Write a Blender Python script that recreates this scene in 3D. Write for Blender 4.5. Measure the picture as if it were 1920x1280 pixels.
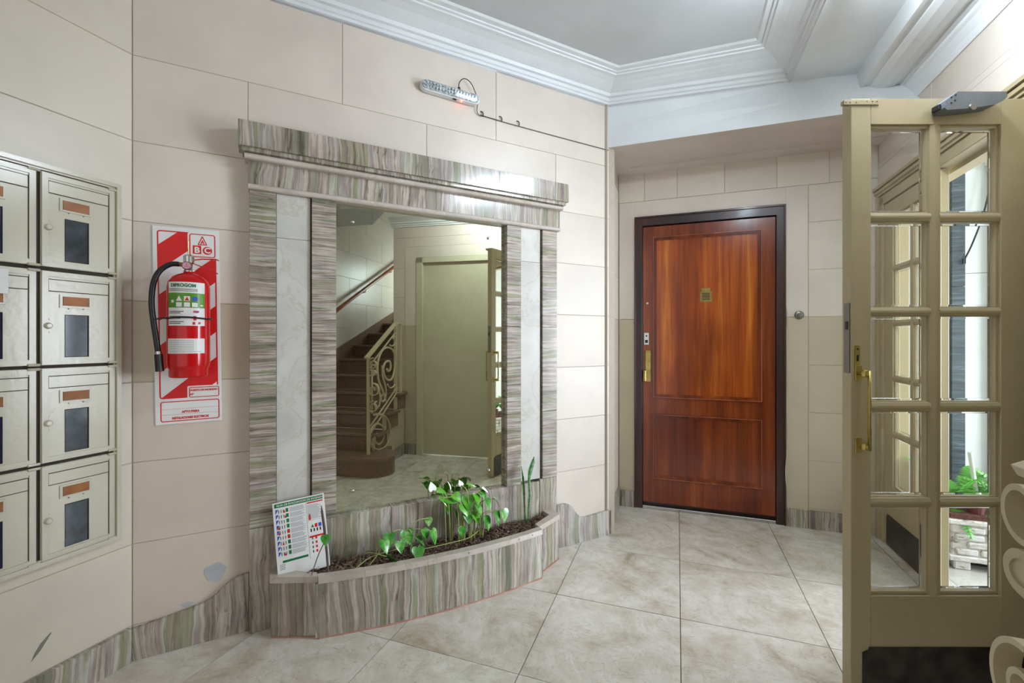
import bpy, bmesh, math, random
from mathutils import Matrix, Vector
sc = bpy.context.scene
for o in list(bpy.data.objects): bpy.data.objects.remove(o)
random.seed(7)
PI = math.pi

# ------------------------------------------------------------------ camera, world, light, exposure
cam_d = bpy.data.cameras.new('camera'); cam = bpy.data.objects.new('camera', cam_d)
sc.collection.objects.link(cam); sc.camera = cam
cam.location = (0, 0, 1.2); cam.rotation_euler = (PI/2, 0, 0)
cam_d.sensor_width = 36; cam_d.lens = 850/1920*36; cam_d.shift_y = -3/1920; cam_d.clip_start = .02
sc.view_settings.view_transform = 'Standard'; sc.view_settings.look = 'None'
sc.view_settings.gamma = 1; sc.view_settings.use_curve_mapping = False
sc.view_settings.exposure = 0.62
w = bpy.data.worlds.new('world'); sc.world = w; w.use_nodes = True
w.node_tree.nodes['Background'].inputs[0].default_value = (0.97, 0.96, 0.97, 1)
w.node_tree.nodes['Background'].inputs[1].default_value = 0.60

# wall frames: local x runs right along the wall, local -y comes out of it towards the room
P0 = Vector((-1.429, 1.706)); P1 = Vector((.595, 2.81)); D = (P1-P0).normalized(); N = Vector((D.y, -D.x))
A = Vector((.3427, .9395)).normalized(); B = Vector((A.y, -A.x)); R0 = Vector((1.396, .462)); D0 = Vector((.777, 3.30))
def frame(o, ux, uy):
    return Matrix(((ux[0], uy[0], 0, o[0]), (ux[1], uy[1], 0, o[1]), (0, 0, 1, 0), (0, 0, 0, 1)))
FM = frame(P0, D, -N)            # mirror wall: x = s
FL = frame(P0, A, -B)            # left wall: x = -s
FD = frame(D0, B, A)             # door wall: x = u
FR = frame(R0, -A, B)            # right wall: x = -t
FF = frame(R0, B, A)             # room plan: x = b, y = t
FG = frame((1.122, 1.5), (1, 0), (0, 1))   # open glazed leaf
FW = Matrix.Identity(4)

def area(name, loc, to, sx, sy, power, col):
    l = bpy.data.lights.new(name, 'AREA'); l.shape = 'RECTANGLE'; l.size = sx; l.size_y = sy; l.energy = power; l.color = col
    o = bpy.data.objects.new(name, l); sc.collection.objects.link(o); o.location = loc
    o.rotation_euler = (Vector(to)-Vector(loc)).to_track_quat('-Z', 'Y').to_euler()
    return o
def room(b, t, z): return FF @ Vector((b, t, z))
# daylight of the street door at the end of the entrance hall
area('street_door_daylight', room(3.1, 1.95, 1.15), room(0, 1.45, .7), 1.7, 2.0, 215, (.80, .88, 1.0))
# stair window on the landing
area('stair_window_daylight', room(1.90, -.37, 2.05), room(1.40, -1.2, 1.9), .6, .6, 16, (.72, .86, 1.0))

# ------------------------------------------------------------------ helpers
def srgb(r, g, b):
    f = lambda c: (c/255/12.92 if c/255 <= .04045 else ((c/255+.055)/1.055)**2.4)
    return (f(r), f(g), f(b), 1)
class NT:
    def __init__(s, name):
        s.m = bpy.data.materials.new(name); s.m.use_nodes = True; s.t = s.m.node_tree; s.n = s.t.nodes
        s.b = s.n['Principled BSDF']
    def new(s, typ, **kw):
        n = s.n.new(typ)
        for k, v in kw.items(): setattr(n, k, v)
        return n
    def link(s, a, b): s.t.links.new(a, b)
    def coords(s, scale=(1, 1, 1), rand=True, kind='Object'):
        tc = s.new('ShaderNodeTexCoord'); mp = s.new('ShaderNodeMapping'); mp.inputs['Scale'].default_value = scale
        if rand:
            oi = s.new('ShaderNodeObjectInfo'); mu = s.new('ShaderNodeMath', operation='MULTIPLY'); mu.inputs[1].default_value = 37.0
            s.link(oi.outputs['Random'], mu.inputs[0])
            ad = s.new('ShaderNodeVectorMath', operation='ADD'); s.link(tc.outputs[kind], ad.inputs[0]); s.link(mu.outputs[0], ad.inputs[1])
            s.link(ad.outputs[0], mp.inputs[0])
        else: s.link(tc.outputs[kind], mp.inputs[0])
        return mp.outputs[0]
    def noise(s, vec, scale, detail=3, rough=.5, dist=0):
        n = s.new('ShaderNodeTexNoise'); s.link(vec, n.inputs['Vector'])
        n.inputs['Scale'].default_value = scale; n.inputs['Detail'].default_value = detail
        n.inputs['Roughness'].default_value = rough; n.inputs['Distortion'].default_value = dist
        return n.outputs['Fac']
    def ramp(s, fac, stops, interp='LINEAR'):
        r = s.new('ShaderNodeValToRGB'); r.color_ramp.interpolation = interp; e = r.color_ramp.elements
        while len(e) < len(stops): e.new(.5)
        for i, (p, c) in enumerate(stops): e[i].position = p; e[i].color = c
        s.link(fac, r.inputs[0]); return r.outputs[0]
    def mix(s, f, a, b, mode='MIX'):
        m = s.new('ShaderNodeMix', data_type='RGBA', blend_type=mode)
        for v, i in ((f, 0), (a, 6), (b, 7)):
            if isinstance(v, (int, float, tuple)): m.inputs[i].default_value = v
            else: s.link(v, m.inputs[i])
        return m.outputs[2]
    def bump(s, h, strength, dist=.002):
        b = s.new('ShaderNodeBump'); b.inputs['Strength'].default_value = strength; b.inputs['Distance'].default_value = dist
        s.link(h, b.inputs['Height']); s.link(b.outputs[0], s.b.inputs['Normal'])
    def base(s, c):
        if isinstance(c, tuple): s.b.inputs['Base Color'].default_value = c
        else: s.link(c, s.b.inputs['Base Color'])
    def set(s, rough=.5, metal=0, **kw):
        s.b.inputs['Roughness'].default_value = rough; s.b.inputs['Metallic'].default_value = metal
        for k, v in kw.items(): s.b.inputs[k].default_value = v
        return s.m
def plain(name, c, rough=.5, metal=0, var=.06, nscale=20, **kw):
    n = NT(name); v = n.noise(n.coords(), nscale, 4)
    lo = tuple(x*(1-var*2) for x in c[:3])+(1,); hi = tuple(min(1, x*(1+var)) for x in c[:3])+(1,)
    n.base(n.ramp(v, [(.3, lo), (.7, hi)])); return n.set(rough, metal, **kw)
def paint(name, c, rough=.38, bump=.12, dirt=.25):
    n = NT(name); co = n.coords(); v = n.noise(co, 2.2, 5, .6); f = n.noise(co, 60, 3)
    dk = tuple(x*.86 for x in c[:3])+(1,)
    n.base(n.mix(dirt, n.ramp(v, [(.35, dk), (.62, c)]), c)); n.bump(f, bump, .0015); return n.set(rough)
def marble(name, vertical=True):
    n = NT(name)
    co = n.coords((1, 1, 1)); sx = (1, .4, .035) if vertical else (.045, .4, 1.25)
    wob = n.new('ShaderNodeTexNoise'); n.link(co, wob.inputs['Vector']); wob.inputs['Scale'].default_value = 4; wob.inputs['Detail'].default_value = 4
    ad = n.new('ShaderNodeVectorMath', operation='MULTIPLY_ADD'); n.link(wob.outputs['Color'], ad.inputs[0])
    ad.inputs[1].default_value = (.06, .05, .05) if vertical else (.04, .04, .022); n.link(co, ad.inputs[2])
    mp = n.new('ShaderNodeMapping'); mp.inputs['Scale'].default_value = sx; n.link(ad.outputs[0], mp.inputs[0]); s = mp.outputs[0]
    c1 = n.noise(s, 13 if vertical else 18, 3, .5)
    col = n.ramp(c1, [(.26, srgb(108, 110, 96)), (.36, srgb(162, 160, 144)), (.42, srgb(150, 138, 132)), (.465, srgb(204, 194, 182)), (.505, srgb(160, 148, 146)),
                      (.55, srgb(200, 197, 188)), (.60, srgb(146, 147, 122)), (.66, srgb(176, 168, 150)), (.74, srgb(136, 122, 122))])
    fine = n.noise(s, 70, 5, .7); fc = n.ramp(fine, [(.32, srgb(104, 92, 88)), (.46, srgb(226, 222, 216)), (.7, srgb(255, 252, 250))])
    col = n.mix(.7, col, fc, 'MULTIPLY')
    crack = n.noise(s, 30, 2, .5); cr = n.ramp(crack, [(.49, srgb(255, 255, 255)), (.5, srgb(96, 84, 80)), (.51, srgb(255, 255, 255))])
    col = n.mix(.55, col, cr, 'MULTIPLY')
    blot = n.noise(co, 9, 5, .65); col = n.mix(.4, col, n.ramp(blot, [(.35, srgb(184, 180, 166)), (.6, srgb(255, 253, 246))]), 'MULTIPLY')
    n.base(col); return n.set(.17, **{'Specular IOR Level': .6})
def white_marble(name, c=(198, 196, 188)):
    n = NT(name); co = n.coords((1, 1, .8)); v = n.noise(co, 4, 6, .6, .8)
    col = n.ramp(v, [(.35, srgb(*[x-14 for x in c])), (.5, srgb(*c)), (.52, srgb(c[0]-10, c[1]-14, c[2]-20)), (.54, srgb(*c)), (.7, srgb(*[x+10 for x in c]))])
    n.base(col); return n.set(.2)
M = {}
M['wall_up'] = paint('cream_wall_paint', srgb(217, 206, 193))
M['wall_mid'] = paint('tan_wall_paint', srgb(192, 180, 155))
M['wall_low'] = paint('sand_wall_paint', srgb(208, 195, 180))
M['wall_grey'] = paint('stone_coloured_wall_paint', srgb(212, 202, 185), .33)
M['joint'] = plain('wall_joint', srgb(178, 166, 150), .6, 0, .03)
M['white'] = paint('white_ceiling_paint', srgb(226, 229, 230), .5, .05)
M['soffit'] = paint('beige_soffit_paint', srgb(212, 200, 190), .5)
M['ceil'] = paint('pale_grey_ceiling_paint', srgb(205, 207, 208), .6, .08)
M['mv'] = marble('upright_veined_marble', True); M['mh'] = marble('level_veined_marble', False)
M['mw'] = white_marble('white_marble'); M['pale_stone'] = white_marble('pale_rim_stone', (190, 180, 170))
M['cream_frame'] = paint('aged_cream_gloss', srgb(180, 165, 130), .3, .05)
M['box_paint'] = paint('mailbox_enamel', srgb(196, 190, 168), .2, .25, .4)
M['gap'] = plain('shadow_gap', srgb(60, 50, 42), .8)
M['dark'] = plain('dark_hollow', srgb(18, 18, 22), .9)
M['copper'] = plain('copper_plate', srgb(150, 92, 42), .5, .1, .15)
M['chrome'] = plain('chrome', srgb(200, 200, 198), .16, 1, .02)
M['steel'] = plain('dull_steel', srgb(128, 124, 116), .38, .9)
M['brass'] = plain('worn_brass', srgb(186, 164, 96), .28, .9, .15)
M['red'] = plain('red_enamel', srgb(196, 14, 22), .16, 0, .04)
M['sign_red'] = plain('printed_red', srgb(208, 12, 14), .45, 0, .01)
M['sign_white'] = plain('printed_white', srgb(226, 226, 222), .4, 0, .02)
M['rubber'] = plain('black_rubber', srgb(24, 24, 28), .35)
M['black'] = plain('black_ink', srgb(28, 28, 30), .5, 0, 0)
M['green'] = plain('printed_green', srgb(84, 140, 30), .35, 0, .02)
M['dgreen'] = plain('printed_dark_green', srgb(20, 110, 62), .4, 0, .02)
M['blue'] = plain('printed_blue', srgb(40, 84, 190), .4, 0, .02)
M['grey_ink'] = plain('grey_ink', srgb(120, 122, 126), .5, 0, 0)
M['yellow'] = plain('printed_ochre', srgb(210, 170, 80), .4)
M['pink'] = plain('pink_dial', srgb(216, 150, 170), .3)
M['soil'] = plain('damp_soil', srgb(54, 38, 30), .9, 0, .3, 60)
M['dry_leaf'] = plain('dry_stalk', srgb(92, 78, 74), .7)
M['stem'] = plain('green_stem', srgb(150, 160, 90), .5)
M['woody'] = plain('woody_stem', srgb(128, 104, 84), .7)
M['terra'] = plain('reddish_mortar', srgb(176, 130, 112), .8, 0, .15)
M['wood_rail'] = plain('varnished_handrail', srgb(150, 86, 48), .25)
M['kick'] = plain('blackened_kick_plate', srgb(66, 58, 54), .35, .6, .35, 14)
M['closer'] = plain('grey_closer_casing', srgb(112, 116, 122), .4, .3)
M['hall_white'] = paint('hall_white_paint', srgb(206, 208, 202), .4)
M['lift'] = paint('lift_enamel', srgb(200, 194, 166), .35, .05)
M['iron'] = paint('cream_painted_iron', srgb(192, 180, 146), .3, .05)
M['mirror'] = NT('mirror_silvering').set(0.012, 1)
M['mirror'].node_tree.nodes['Principled BSDF'].inputs['Base Color'].default_value = (.73, .75, .62, 1)
# chips of mulch
n = NT('bark_chips'); v = n.noise(n.coords(), 55, 3, .7)
n.base(n.ramp(v, [(.3, srgb(48, 34, 28)), (.48, srgb(96, 74, 62)), (.6, srgb(134, 112, 96)), (.72, srgb(176, 152, 132))])); M['chips'] = n.set(.8)
# pothos leaf
n = NT('pothos_leaf'); v = n.noise(n.coords((1, 1, 1)), 26, 3, .6)
n.base(n.ramp(v, [(.36, srgb(40, 108, 30)), (.52, srgb(74, 144, 56)), (.66, srgb(134, 178, 106)), (.74, srgb(196, 212, 170))])); M['leaf'] = n.set(.24)
n = NT('bright_leaf'); v = n.noise(n.coords((1, 1, 1)), 30, 3, .6)
n.base(n.ramp(v, [(.3, srgb(52, 138, 20)), (.7, srgb(104, 176, 44))])); M['leaf2'] = n.set(.28)
n = NT('snake_leaf'); v = n.noise(n.coords((1, 1, 6)), 20, 3, .6)
n.base(n.ramp(v, [(.4, srgb(26, 74, 32)), (.65, srgb(70, 130, 60))])); M['snake'] = n.set(.3)
M['white_leaf'] = plain('white_variegation', srgb(236, 240, 228), .3)
# floor tile
n = NT('travertine_tile'); co = n.coords(); a = n.noise(co, 3.2, 8, .68, .8); b_ = n.noise(co, 11, 6, .7)
c = n.ramp(a, [(.3, srgb(176, 162, 138)), (.43, srgb(204, 196, 182)), (.56, srgb(220, 216, 206)), (.7, srgb(194, 184, 164))])
c = n.mix(.35, c, n.ramp(b_, [(.35, srgb(196, 186, 170)), (.6, srgb(255, 255, 255))]), 'MULTIPLY')
vn = n.noise(co, 4.5, 5, .6, 2); c = n.mix(.4, c, n.ramp(vn, [(.49, srgb(255, 255, 255)), (.5, srgb(178, 164, 146)), (.51, srgb(255, 255, 255))]), 'MULTIPLY')
n.base(c); n.bump(b_, .1, .001); M['tile'] = n.set(.24)
M['grout'] = plain('dark_grout', srgb(96, 86, 78), .8)
# mahogany
def wood(name, stops, rough=.22):
    n = NT(name); a = n.noise(n.coords((5, 5, .25)), 2.4, 4, .55, .3); f = n.noise(n.coords((60, 60, 1.6)), 2, 4, .6)
    lg = n.noise(n.coords((1, 1, .6)), 1.8, 3, .5)
    c = n.ramp(a, stops); c = n.mix(.35, c, n.ramp(f, [(.38, srgb(170, 150, 140)), (.6, srgb(255, 255, 255))]), 'MULTIPLY')
    c = n.mix(.75, c, n.ramp(lg, [(.34, srgb(176, 140, 126)), (.52, srgb(255, 246, 240)), (.66, srgb(255, 255, 255))]), 'MULTIPLY')
    n.base(c); return n.set(rough, **{'Coat Weight': .25, 'Coat Roughness': .15})
M['wood'] = wood('varnished_mahogany', [(.32, srgb(128, 56, 16)), (.46, srgb(152, 70, 18)), (.56, srgb(172, 86, 22)), (.70, srgb(202, 122, 38))])
M['wood2'] = wood('darker_mahogany', [(.32, srgb(100, 42, 16)), (.5, srgb(128, 56, 20)), (.68, srgb(152, 74, 26))])
M['wood_edge'] = wood('painted_moulding_highlight', [(.35, srgb(150, 84, 56)), (.6, srgb(186, 120, 88))])  # lighter wood tone, paints the highlight on the panel mouldings
M['wood_dark'] = wood('dark_stained_frame', [(.35, srgb(44, 24, 20)), (.6, srgb(72, 42, 34))], .35)
M['granite'] = plain('brown_granite', srgb(136, 112, 94), .25, 0, .3, 160)
n = NT('slate_marble'); v = n.noise(n.coords((.6, 1, 9)), 5, 6, .7, .6)
n.base(n.ramp(v, [(.35, srgb(44, 52, 56)), (.55, srgb(66, 76, 80)), (.7, srgb(100, 108, 110))])); M['slate'] = n.set(.2)
n = NT('flaking_white_concrete'); v = n.noise(n.coords((1, 1, 2.2)), 14, 6, .7)
n.base(n.ramp(v, [(.36, srgb(120, 104, 92)), (.46, srgb(196, 190, 182)), (.7, srgb(228, 228, 226))])); n.bump(v, .8, .006); M['flaky'] = n.set(.75)
n = NT('fern_frond'); M['fern'] = plain('fern_green', srgb(92, 168, 60), .5, 0, .15)
# pane: flat centre lets light straight through with a fresnel reflection; bevel is real glass
n = NT('flat_glass'); tr = n.new('ShaderNodeBsdfTransparent'); tr.inputs[0].default_value = (.93, .95, .94, 1); gl = n.new('ShaderNodeBsdfGlossy'); gl.inputs['Roughness'].default_value = .02
fr = n.new('ShaderNodeFresnel'); fr.inputs[0].default_value = 1.45; mx = n.new('ShaderNodeMixShader')
n.link(fr.outputs[0], mx.inputs[0]); n.link(tr.outputs[0], mx.inputs[1]); n.link(gl.outputs[0], mx.inputs[2]); n.link(mx.outputs[0], n.n['Material Output'].inputs[0]); M['glass'] = n.m
n = NT('bevel_glass'); M['bevel'] = n.set(.0, 0, **{'Transmission Weight': 1.0, 'IOR': 1.5}); n.base((.95, .97, .96, 1))
n = NT('mailbox_window'); v = n.noise(n.coords(), 9, 4, .6); n.base(n.ramp(v, [(.35, srgb(24, 32, 38)), (.7, srgb(66, 78, 84))])); M['box_glass'] = n.set(.08)
n = NT('mailbox_window_blue'); v = n.noise(n.coords(), 9, 4, .6); n.base(n.ramp(v, [(.35, srgb(14, 16, 70)), (.7, srgb(30, 40, 130))])); M['box_glass_blue'] = n.set(.08)
def emis(name, c, s):
    n = NT(name); n.base(c); n.b.inputs['Emission Color'].default_value = c; n.b.inputs['Emission Strength'].default_value = s; return n.m
M['led_red'] = emis('red_indicator', (1, .05, .02, 1), 14); M['led_on'] = emis('lit_diode', (.75, .85, 1, 1), 2.2)
M['bulb'] = emis('lit_tube', (.78, .89, 1, 1), 150)
n = NT('lamp_reflector'); v = n.noise(n.coords(), 120, 2); n.base(n.ramp(v, [(.4, srgb(150, 160, 164)), (.6, srgb(226, 232, 234))])); M['reflector'] = n.set(.15, .5)

BASE = {}
def link(o): sc.collection.objects.link(o); return o
def thing(name, label=None, cat=None, fr=FW, base=(0, 0, 0), group=None, kind=None):
    o = bpy.data.objects.new(name, None); link(o); o.empty_display_size = .05
    o.matrix_world = fr @ Matrix.Translation(base); BASE[o.name] = Vector(base)
    if label: o['label'] = label
    if cat: o['category'] = cat
    if group: o['group'] = group
    if kind: o['kind'] = kind
    return o
def part(parent, name, bm, mat, label=None, kind=None, smooth=False):
    me = bpy.data.meshes.new(name)
    bmesh.ops.transform(bm, matrix=Matrix.Translation(-BASE[parent.name]), verts=bm.verts)
    bm.to_mesh(me); bm.free()
    for m_ in (mat if isinstance(mat, (list, tuple)) else [mat]): me.materials.append(m_)
    if smooth:
        for p in me.polygons: p.use_smooth = True
    o = bpy.data.objects.new(name, me); link(o); o.parent = parent; BASE[o.name] = BASE[parent.name]
    if label: o['label'] = label
    if kind: o['kind'] = kind
    return o
def mono(name, bm, mat, fr, base, label=None, cat=None, group=None, kind=None, smooth=False):
    me = bpy.data.meshes.new(name)
    bmesh.ops.transform(bm, matrix=Matrix.Translation(-Vector(base)), verts=bm.verts)
    bm.to_mesh(me); bm.free()
    for m_ in (mat if isinstance(mat, (list, tuple)) else [mat]): me.materials.append(m_)
    if smooth:
        for p in me.polygons: p.use_smooth = True
    o = bpy.data.objects.new(name, me); link(o); o.matrix_world = fr @ Matrix.Translation(base); BASE[o.name] = Vector(base)
    if label: o['label'] = label
    if cat: o['category'] = cat
    if group: o['group'] = group
    if kind: o['kind'] = kind
    return o
def nb(): return bmesh.new()
def box(bm, x0, x1, y0, y1, z0, z1, bev=0, mi=0):
    x0, x1 = sorted((x0, x1)); y0, y1 = sorted((y0, y1)); z0, z1 = sorted((z0, z1))
    r = bmesh.ops.create_cube(bm, size=1); vs = r['verts']
    for v in vs: v.co = Vector(((x0+x1)/2+v.co.x*(x1-x0), (y0+y1)/2+v.co.y*(y1-y0), (z0+z1)/2+v.co.z*(z1-z0)))
    fs = set(f for v in vs for f in v.link_faces)
    if mi:
        for f in fs: f.material_index = mi
    if bev:
        bmesh.ops.bevel(bm, geom=list({e for v in vs for e in v.link_edges}), offset=bev, segments=1, affect='EDGES')
    return bm
def bx(*a, **k): return box(nb(), *a, **k)
def prism(bm, pts, axis, a0, a1, mi=0):
    """closed outline pts (2D) pushed along axis from a0 to a1; axis y: pts=(x,z), z: (x,y), x: (y,z)"""
    def co(p, a): return {'y': (p[0], a, p[1]), 'z': (p[0], p[1], a), 'x': (a, p[0], p[1])}[axis]
    lo = [bm.verts.new(co(p, a0)) for p in pts]; hi = [bm.verts.new(co(p, a1)) for p in pts]; k = len(pts); fs = []
    fs.append(bm.faces.new(lo)); fs.append(bm.faces.new(hi))
    for i in range(k): fs.append(bm.faces.new((lo[i], lo[(i+1) % k], hi[(i+1) % k], hi[i])))
    for f in fs: f.material_index = mi
    bmesh.ops.recalc_face_normals(bm, faces=fs); return bm
def rings(bm, rs, closed=True, caps=True):
    vv = [[bm.verts.new(p) for p in r] for r in rs]; k = len(rs[0]); fs = []
    for i in range(len(vv)-1):
        for j in range(k if closed else k-1):
            fs.append(bm.faces.new((vv[i][j], vv[i][(j+1) % k], vv[i+1][(j+1) % k], vv[i+1][j])))
    if caps and closed: fs.append(bm.faces.new(vv[0])); fs.append(bm.faces.new(vv[-1]))
    bmesh.ops.recalc_face_normals(bm, faces=fs); return bm
def tube(bm, path, r, seg=8, flat=None):
    path = [Vector(p) for p in path]; rs = []; up = None
    for i, p in enumerate(path):
        t = (path[min(i+1, len(path)-1)]-path[max(i-1, 0)]).normalized()
        if up is None:
            up = t.orthogonal().normalized()
        else:
            up = (up - t*up.dot(t)); up = up.normalized() if up.length > 1e-6 else t.orthogonal().normalized()
        s = t.cross(up); rr = r[i] if isinstance(r, (list, tuple)) else r
        rs.append([p+(up*math.cos(2*PI*k/seg)+s*math.sin(2*PI*k/seg))*rr for k in range(seg)])
    return rings(bm, rs)
def smoothp(pts, n=4):
    P = [Vector(p) for p in pts]; out = []
    for i in range(len(P)-1):
        a, b, c, d = P[max(i-1, 0)], P[i], P[i+1], P[min(i+2, len(P)-1)]
        for k in range(n):
            t = k/n; out.append(.5*((2*b)+(c-a)*t+(2*a-5*b+4*c-d)*t*t+(3*b-a-3*c+d)*t**3))
    return out+[P[-1]]
def strap(bm, path, nrm, wd, th):
    """flat bar of width wd (along nrm) and thickness th following a path"""
    path = [Vector(p) for p in path]; nrm = Vector(nrm).normalized(); rs = []
    for i, p in enumerate(path):
        t = (path[min(i+1, len(path)-1)]-path[max(i-1, 0)]).normalized(); s = nrm.cross(t).normalized()
        rs.append([p+nrm*wd/2+s*th/2, p-nrm*wd/2+s*th/2, p-nrm*wd/2-s*th/2, p+nrm*wd/2-s*th/2])
    return rings(bm, rs)
def lathe(bm, prof, c, seg=24, axis='z'):
    rs = []
    for r, h in prof:
        ring = []
        for k in range(seg):
            a = 2*PI*k/seg; x, y = r*math.cos(a), r*math.sin(a)
            ring.append({'z': (c[0]+x, c[1]+y, c[2]+h), 'y': (c[0]+x, c[1]+h, c[2]+y), 'x': (c[0]+h, c[1]+x, c[2]+y)}[axis])
        rs.append(ring)
    return rings(bm, rs)
_fc = {}
def text_bm(txt, size, x, y, z, align='LEFT', ext=.0003, bold=0, wx=1.0):
    cu = bpy.data.curves.new('t', 'FONT'); cu.body = txt; cu.size = size; cu.align_x = align; cu.extrude = ext; cu.offset = bold; cu.resolution_u = 3
    o = bpy.data.objects.new('t', cu); link(o); bpy.context.view_layer.update()
    me = bpy.data.meshes.new_from_object(o.evaluated_get(bpy.context.evaluated_depsgraph_get()))
    bm = nb(); bm.from_mesh(me); bpy.data.objects.remove(o); bpy.data.meshes.remove(me)
    for v in bm.verts: v.co = Vector((x+v.co.x*wx, y-v.co.z, z+v.co.y))
    return bm
def rrect(x0, x1, z0, z1, r, n=4):
    pts = []
    for cx, cz, a0 in ((x1-r, z1-r, 0), (x0+r, z1-r, 90), (x0+r, z0+r, 180), (x1-r, z0+r, 270)):
        for k in range(n+1):
            a = math.radians(a0+90*k/n); pts.append((cx+r*math.cos(a), cz+r*math.sin(a)))
    return pts
def ring_frame(bm, x0, x1, z0, z1, r, wd, y0, y1):
    o = rrect(x0, x1, z0, z1, r); i = rrect(x0+wd, x1-wd, z0+wd, z1-wd, max(r-wd, .0005)); k = len(o)
    vo = [[bm.verts.new((p[0], y, p[1])) for p in L] for L in (o, i) for y in (y0, y1)]
    fs = []
    for j in range(k):
        m_ = (j+1) % k; a, b, c, d = vo
        for q in ((a[j], a[m_], c[m_], c[j]), (b[j], b[m_], d[m_], d[j]), (a[j], a[m_], b[m_], b[j]), (c[j], c[m_], d[m_], d[j])):
            fs.append(bm.faces.new(q))
    bmesh.ops.recalc_face_normals(bm, faces=fs); return bm

# ------------------------------------------------------------------ setting: walls with ashlar blocks
COURSES = [0, .126, .431, .737, 1.04, 1.347, 1.648, 1.95, 2.273, 2.66]
GAP = .0026
def blocks(wall, rects, y=-.0, th=.006):
    # the groove floor sits 2.5 mm behind the block faces
    for x0, x1, z0, z1, m_ in rects:
        part(wall, 'stone_block', bx(x0+GAP/2, x1-GAP/2, y, y+th, z0+GAP/2, z1-GAP/2, bev=.0012), M[m_])
def colour(z0, tan_to=0.0, low='wall_low'):
    if z0 >= 1.34: return 'wall_up'
    if z0 >= tan_to: return 'wall_mid'
    return low

# mirror wall
wm = mono('wall_center', bx(-.08, 2.36, .0025, .10, 0, 2.85), M['joint'], FM, (0, 0, 0), kind='structure')
rects = []
joints = {8: [.748, 1.53], 7: [.376, 1.144, 1.916], 6: [], 5: [], 4: [], 3: [], 2: [], 1: [], 0: []}
for i in range(9):
    z0, z1 = COURSES[i], COURSES[i+1]
    js = [0]+joints[i]+[2.314]
    if i < 7: js = [0, .42, 1.9, 2.314]
    for a, b in zip(js[:-1], js[1:]):
        if i < 7 and a == .42: continue
        if i >= 7: c = 'wall_up'
        elif a < .4: c = colour(z0, 1.04)
        else: c = 'wall_up' if z0 > 1.34 or z0 < 1.04 else 'wall_low'
        rects.append((a, b, z0, z1, c))
blocks(wm, rects)
part(wm, 'wall_backing', bx(.42, 1.9, .002, .006, 0, 1.95), M['wall_up'])
# peeled paint patches near the marble skirting
bm = nb(); prism(bm, [(.262+.036*math.cos(a)*(1+.15*math.sin(3*a)), .262+.038*math.sin(a)*(1+.12*math.cos(5*a))) for a in [2*PI*k/18 for k in range(18)]], 'y', -.0012, .0005)
part(wm, 'peeled_patch', bm, plain('bare_plaster', srgb(176, 178, 180), .8), 'bare grey patch where the paint has flaked')
bm = nb(); prism(bm, [(.17+.02*math.cos(a)*(1+.2*math.sin(3*a)), .158+.010*math.sin(a)) for a in [2*PI*k/14 for k in range(14)]], 'y', -.0012, .0005)
part(wm, 'peeled_patch', bm, bpy.data.materials['bare_plaster'])

# left wall
wl = mono('wall_left', bx(-3.2, .12, .0025, .10, 0, 2.85), M['joint'], FL, (0, 0, 0), kind='structure')
rects = []
for i in range(9):
    xs = [-3.2, -2.4, -1.62, -.85, 0] if i % 2 else [-3.2, -2.0, -1.23, 0]
    if i in (7,): xs = [-3.2, -2.4, -1.62, -.42, 0]
    for a, b in zip(xs[:-1], xs[1:]): rects.append((a, b, COURSES[i], COURSES[i+1], 'wall_grey'))
blocks(wl, rects)
bm = nb(); prism(bm, [(-.285, .178), (-.262, .2), (-.235, .24), (-.236, .244), (-.262, .222), (-.276, .2)], 'y', -.0008, .0005)
part(wl, 'scuff_mark', bm, plain('grey_scuff', srgb(120, 116, 108), .7))

# return wall of the alcove
wa = mono('wall_alcove', bx(-.02, .66, .0025, .1, 0, 2.75), M['joint'], frame(P1, A, -B), (0, 0, 0), kind='structure')
rects = [(0, .5227, COURSES[i], min(COURSES[i+1], 2.40), 'wall_up' if COURSES[i] > 1.34 else 'wall_low') for i in range(8)]
blocks(wa, rects)

# door wall
bm = nb()
for r in ((-.1, .112), (1.06, 1.62)): box(bm, r[0], r[1], .0025, .14, 0, 2.42)
box(bm, .112, 1.06, .0025, .14, 2.078, 2.42)
wd = mono('wall_back', bm, M['joint'], FD, (0, 0, 0), kind='structure')
rects = []
for i in range(7): rects.append((1.186, 1.554, COURSES[i], COURSES[i+1], 'wall_up' if COURSES[i] > 1.34 else 'wall_mid'))
rects.append((1.186, 1.554, 1.95, 2.188, 'wall_up'))
for a, b in zip([0, .18, .40, .70, 1.01, 1.3], [.18, .40, .70, 1.01, 1.3, 1.554]): rects.append((a, b, 2.19, 2.40, 'wall_up'))
blocks(wd, rects)
bm = nb(); box(bm, .004, .112, -.004, .006, 1.349, 2.188, bev=.001); box(bm, 1.06, 1.184, -.004, .006, 1.349, 2.188, bev=.001); box(bm, .112, 1.06, -.004, .006, 2.078, 2.188, bev=.001)
part(wd, 'plaster_surround', bm, M['wall_up'])
bm = nb(); box(bm, .004, .112, -.004, .006, 0, 1.347, bev=.001); box(bm, 1.06, 1.184, -.004, .006, 0, 1.347, bev=.001)
part(wd, 'plaster_surround', bm, M['wall_mid'])

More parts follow.
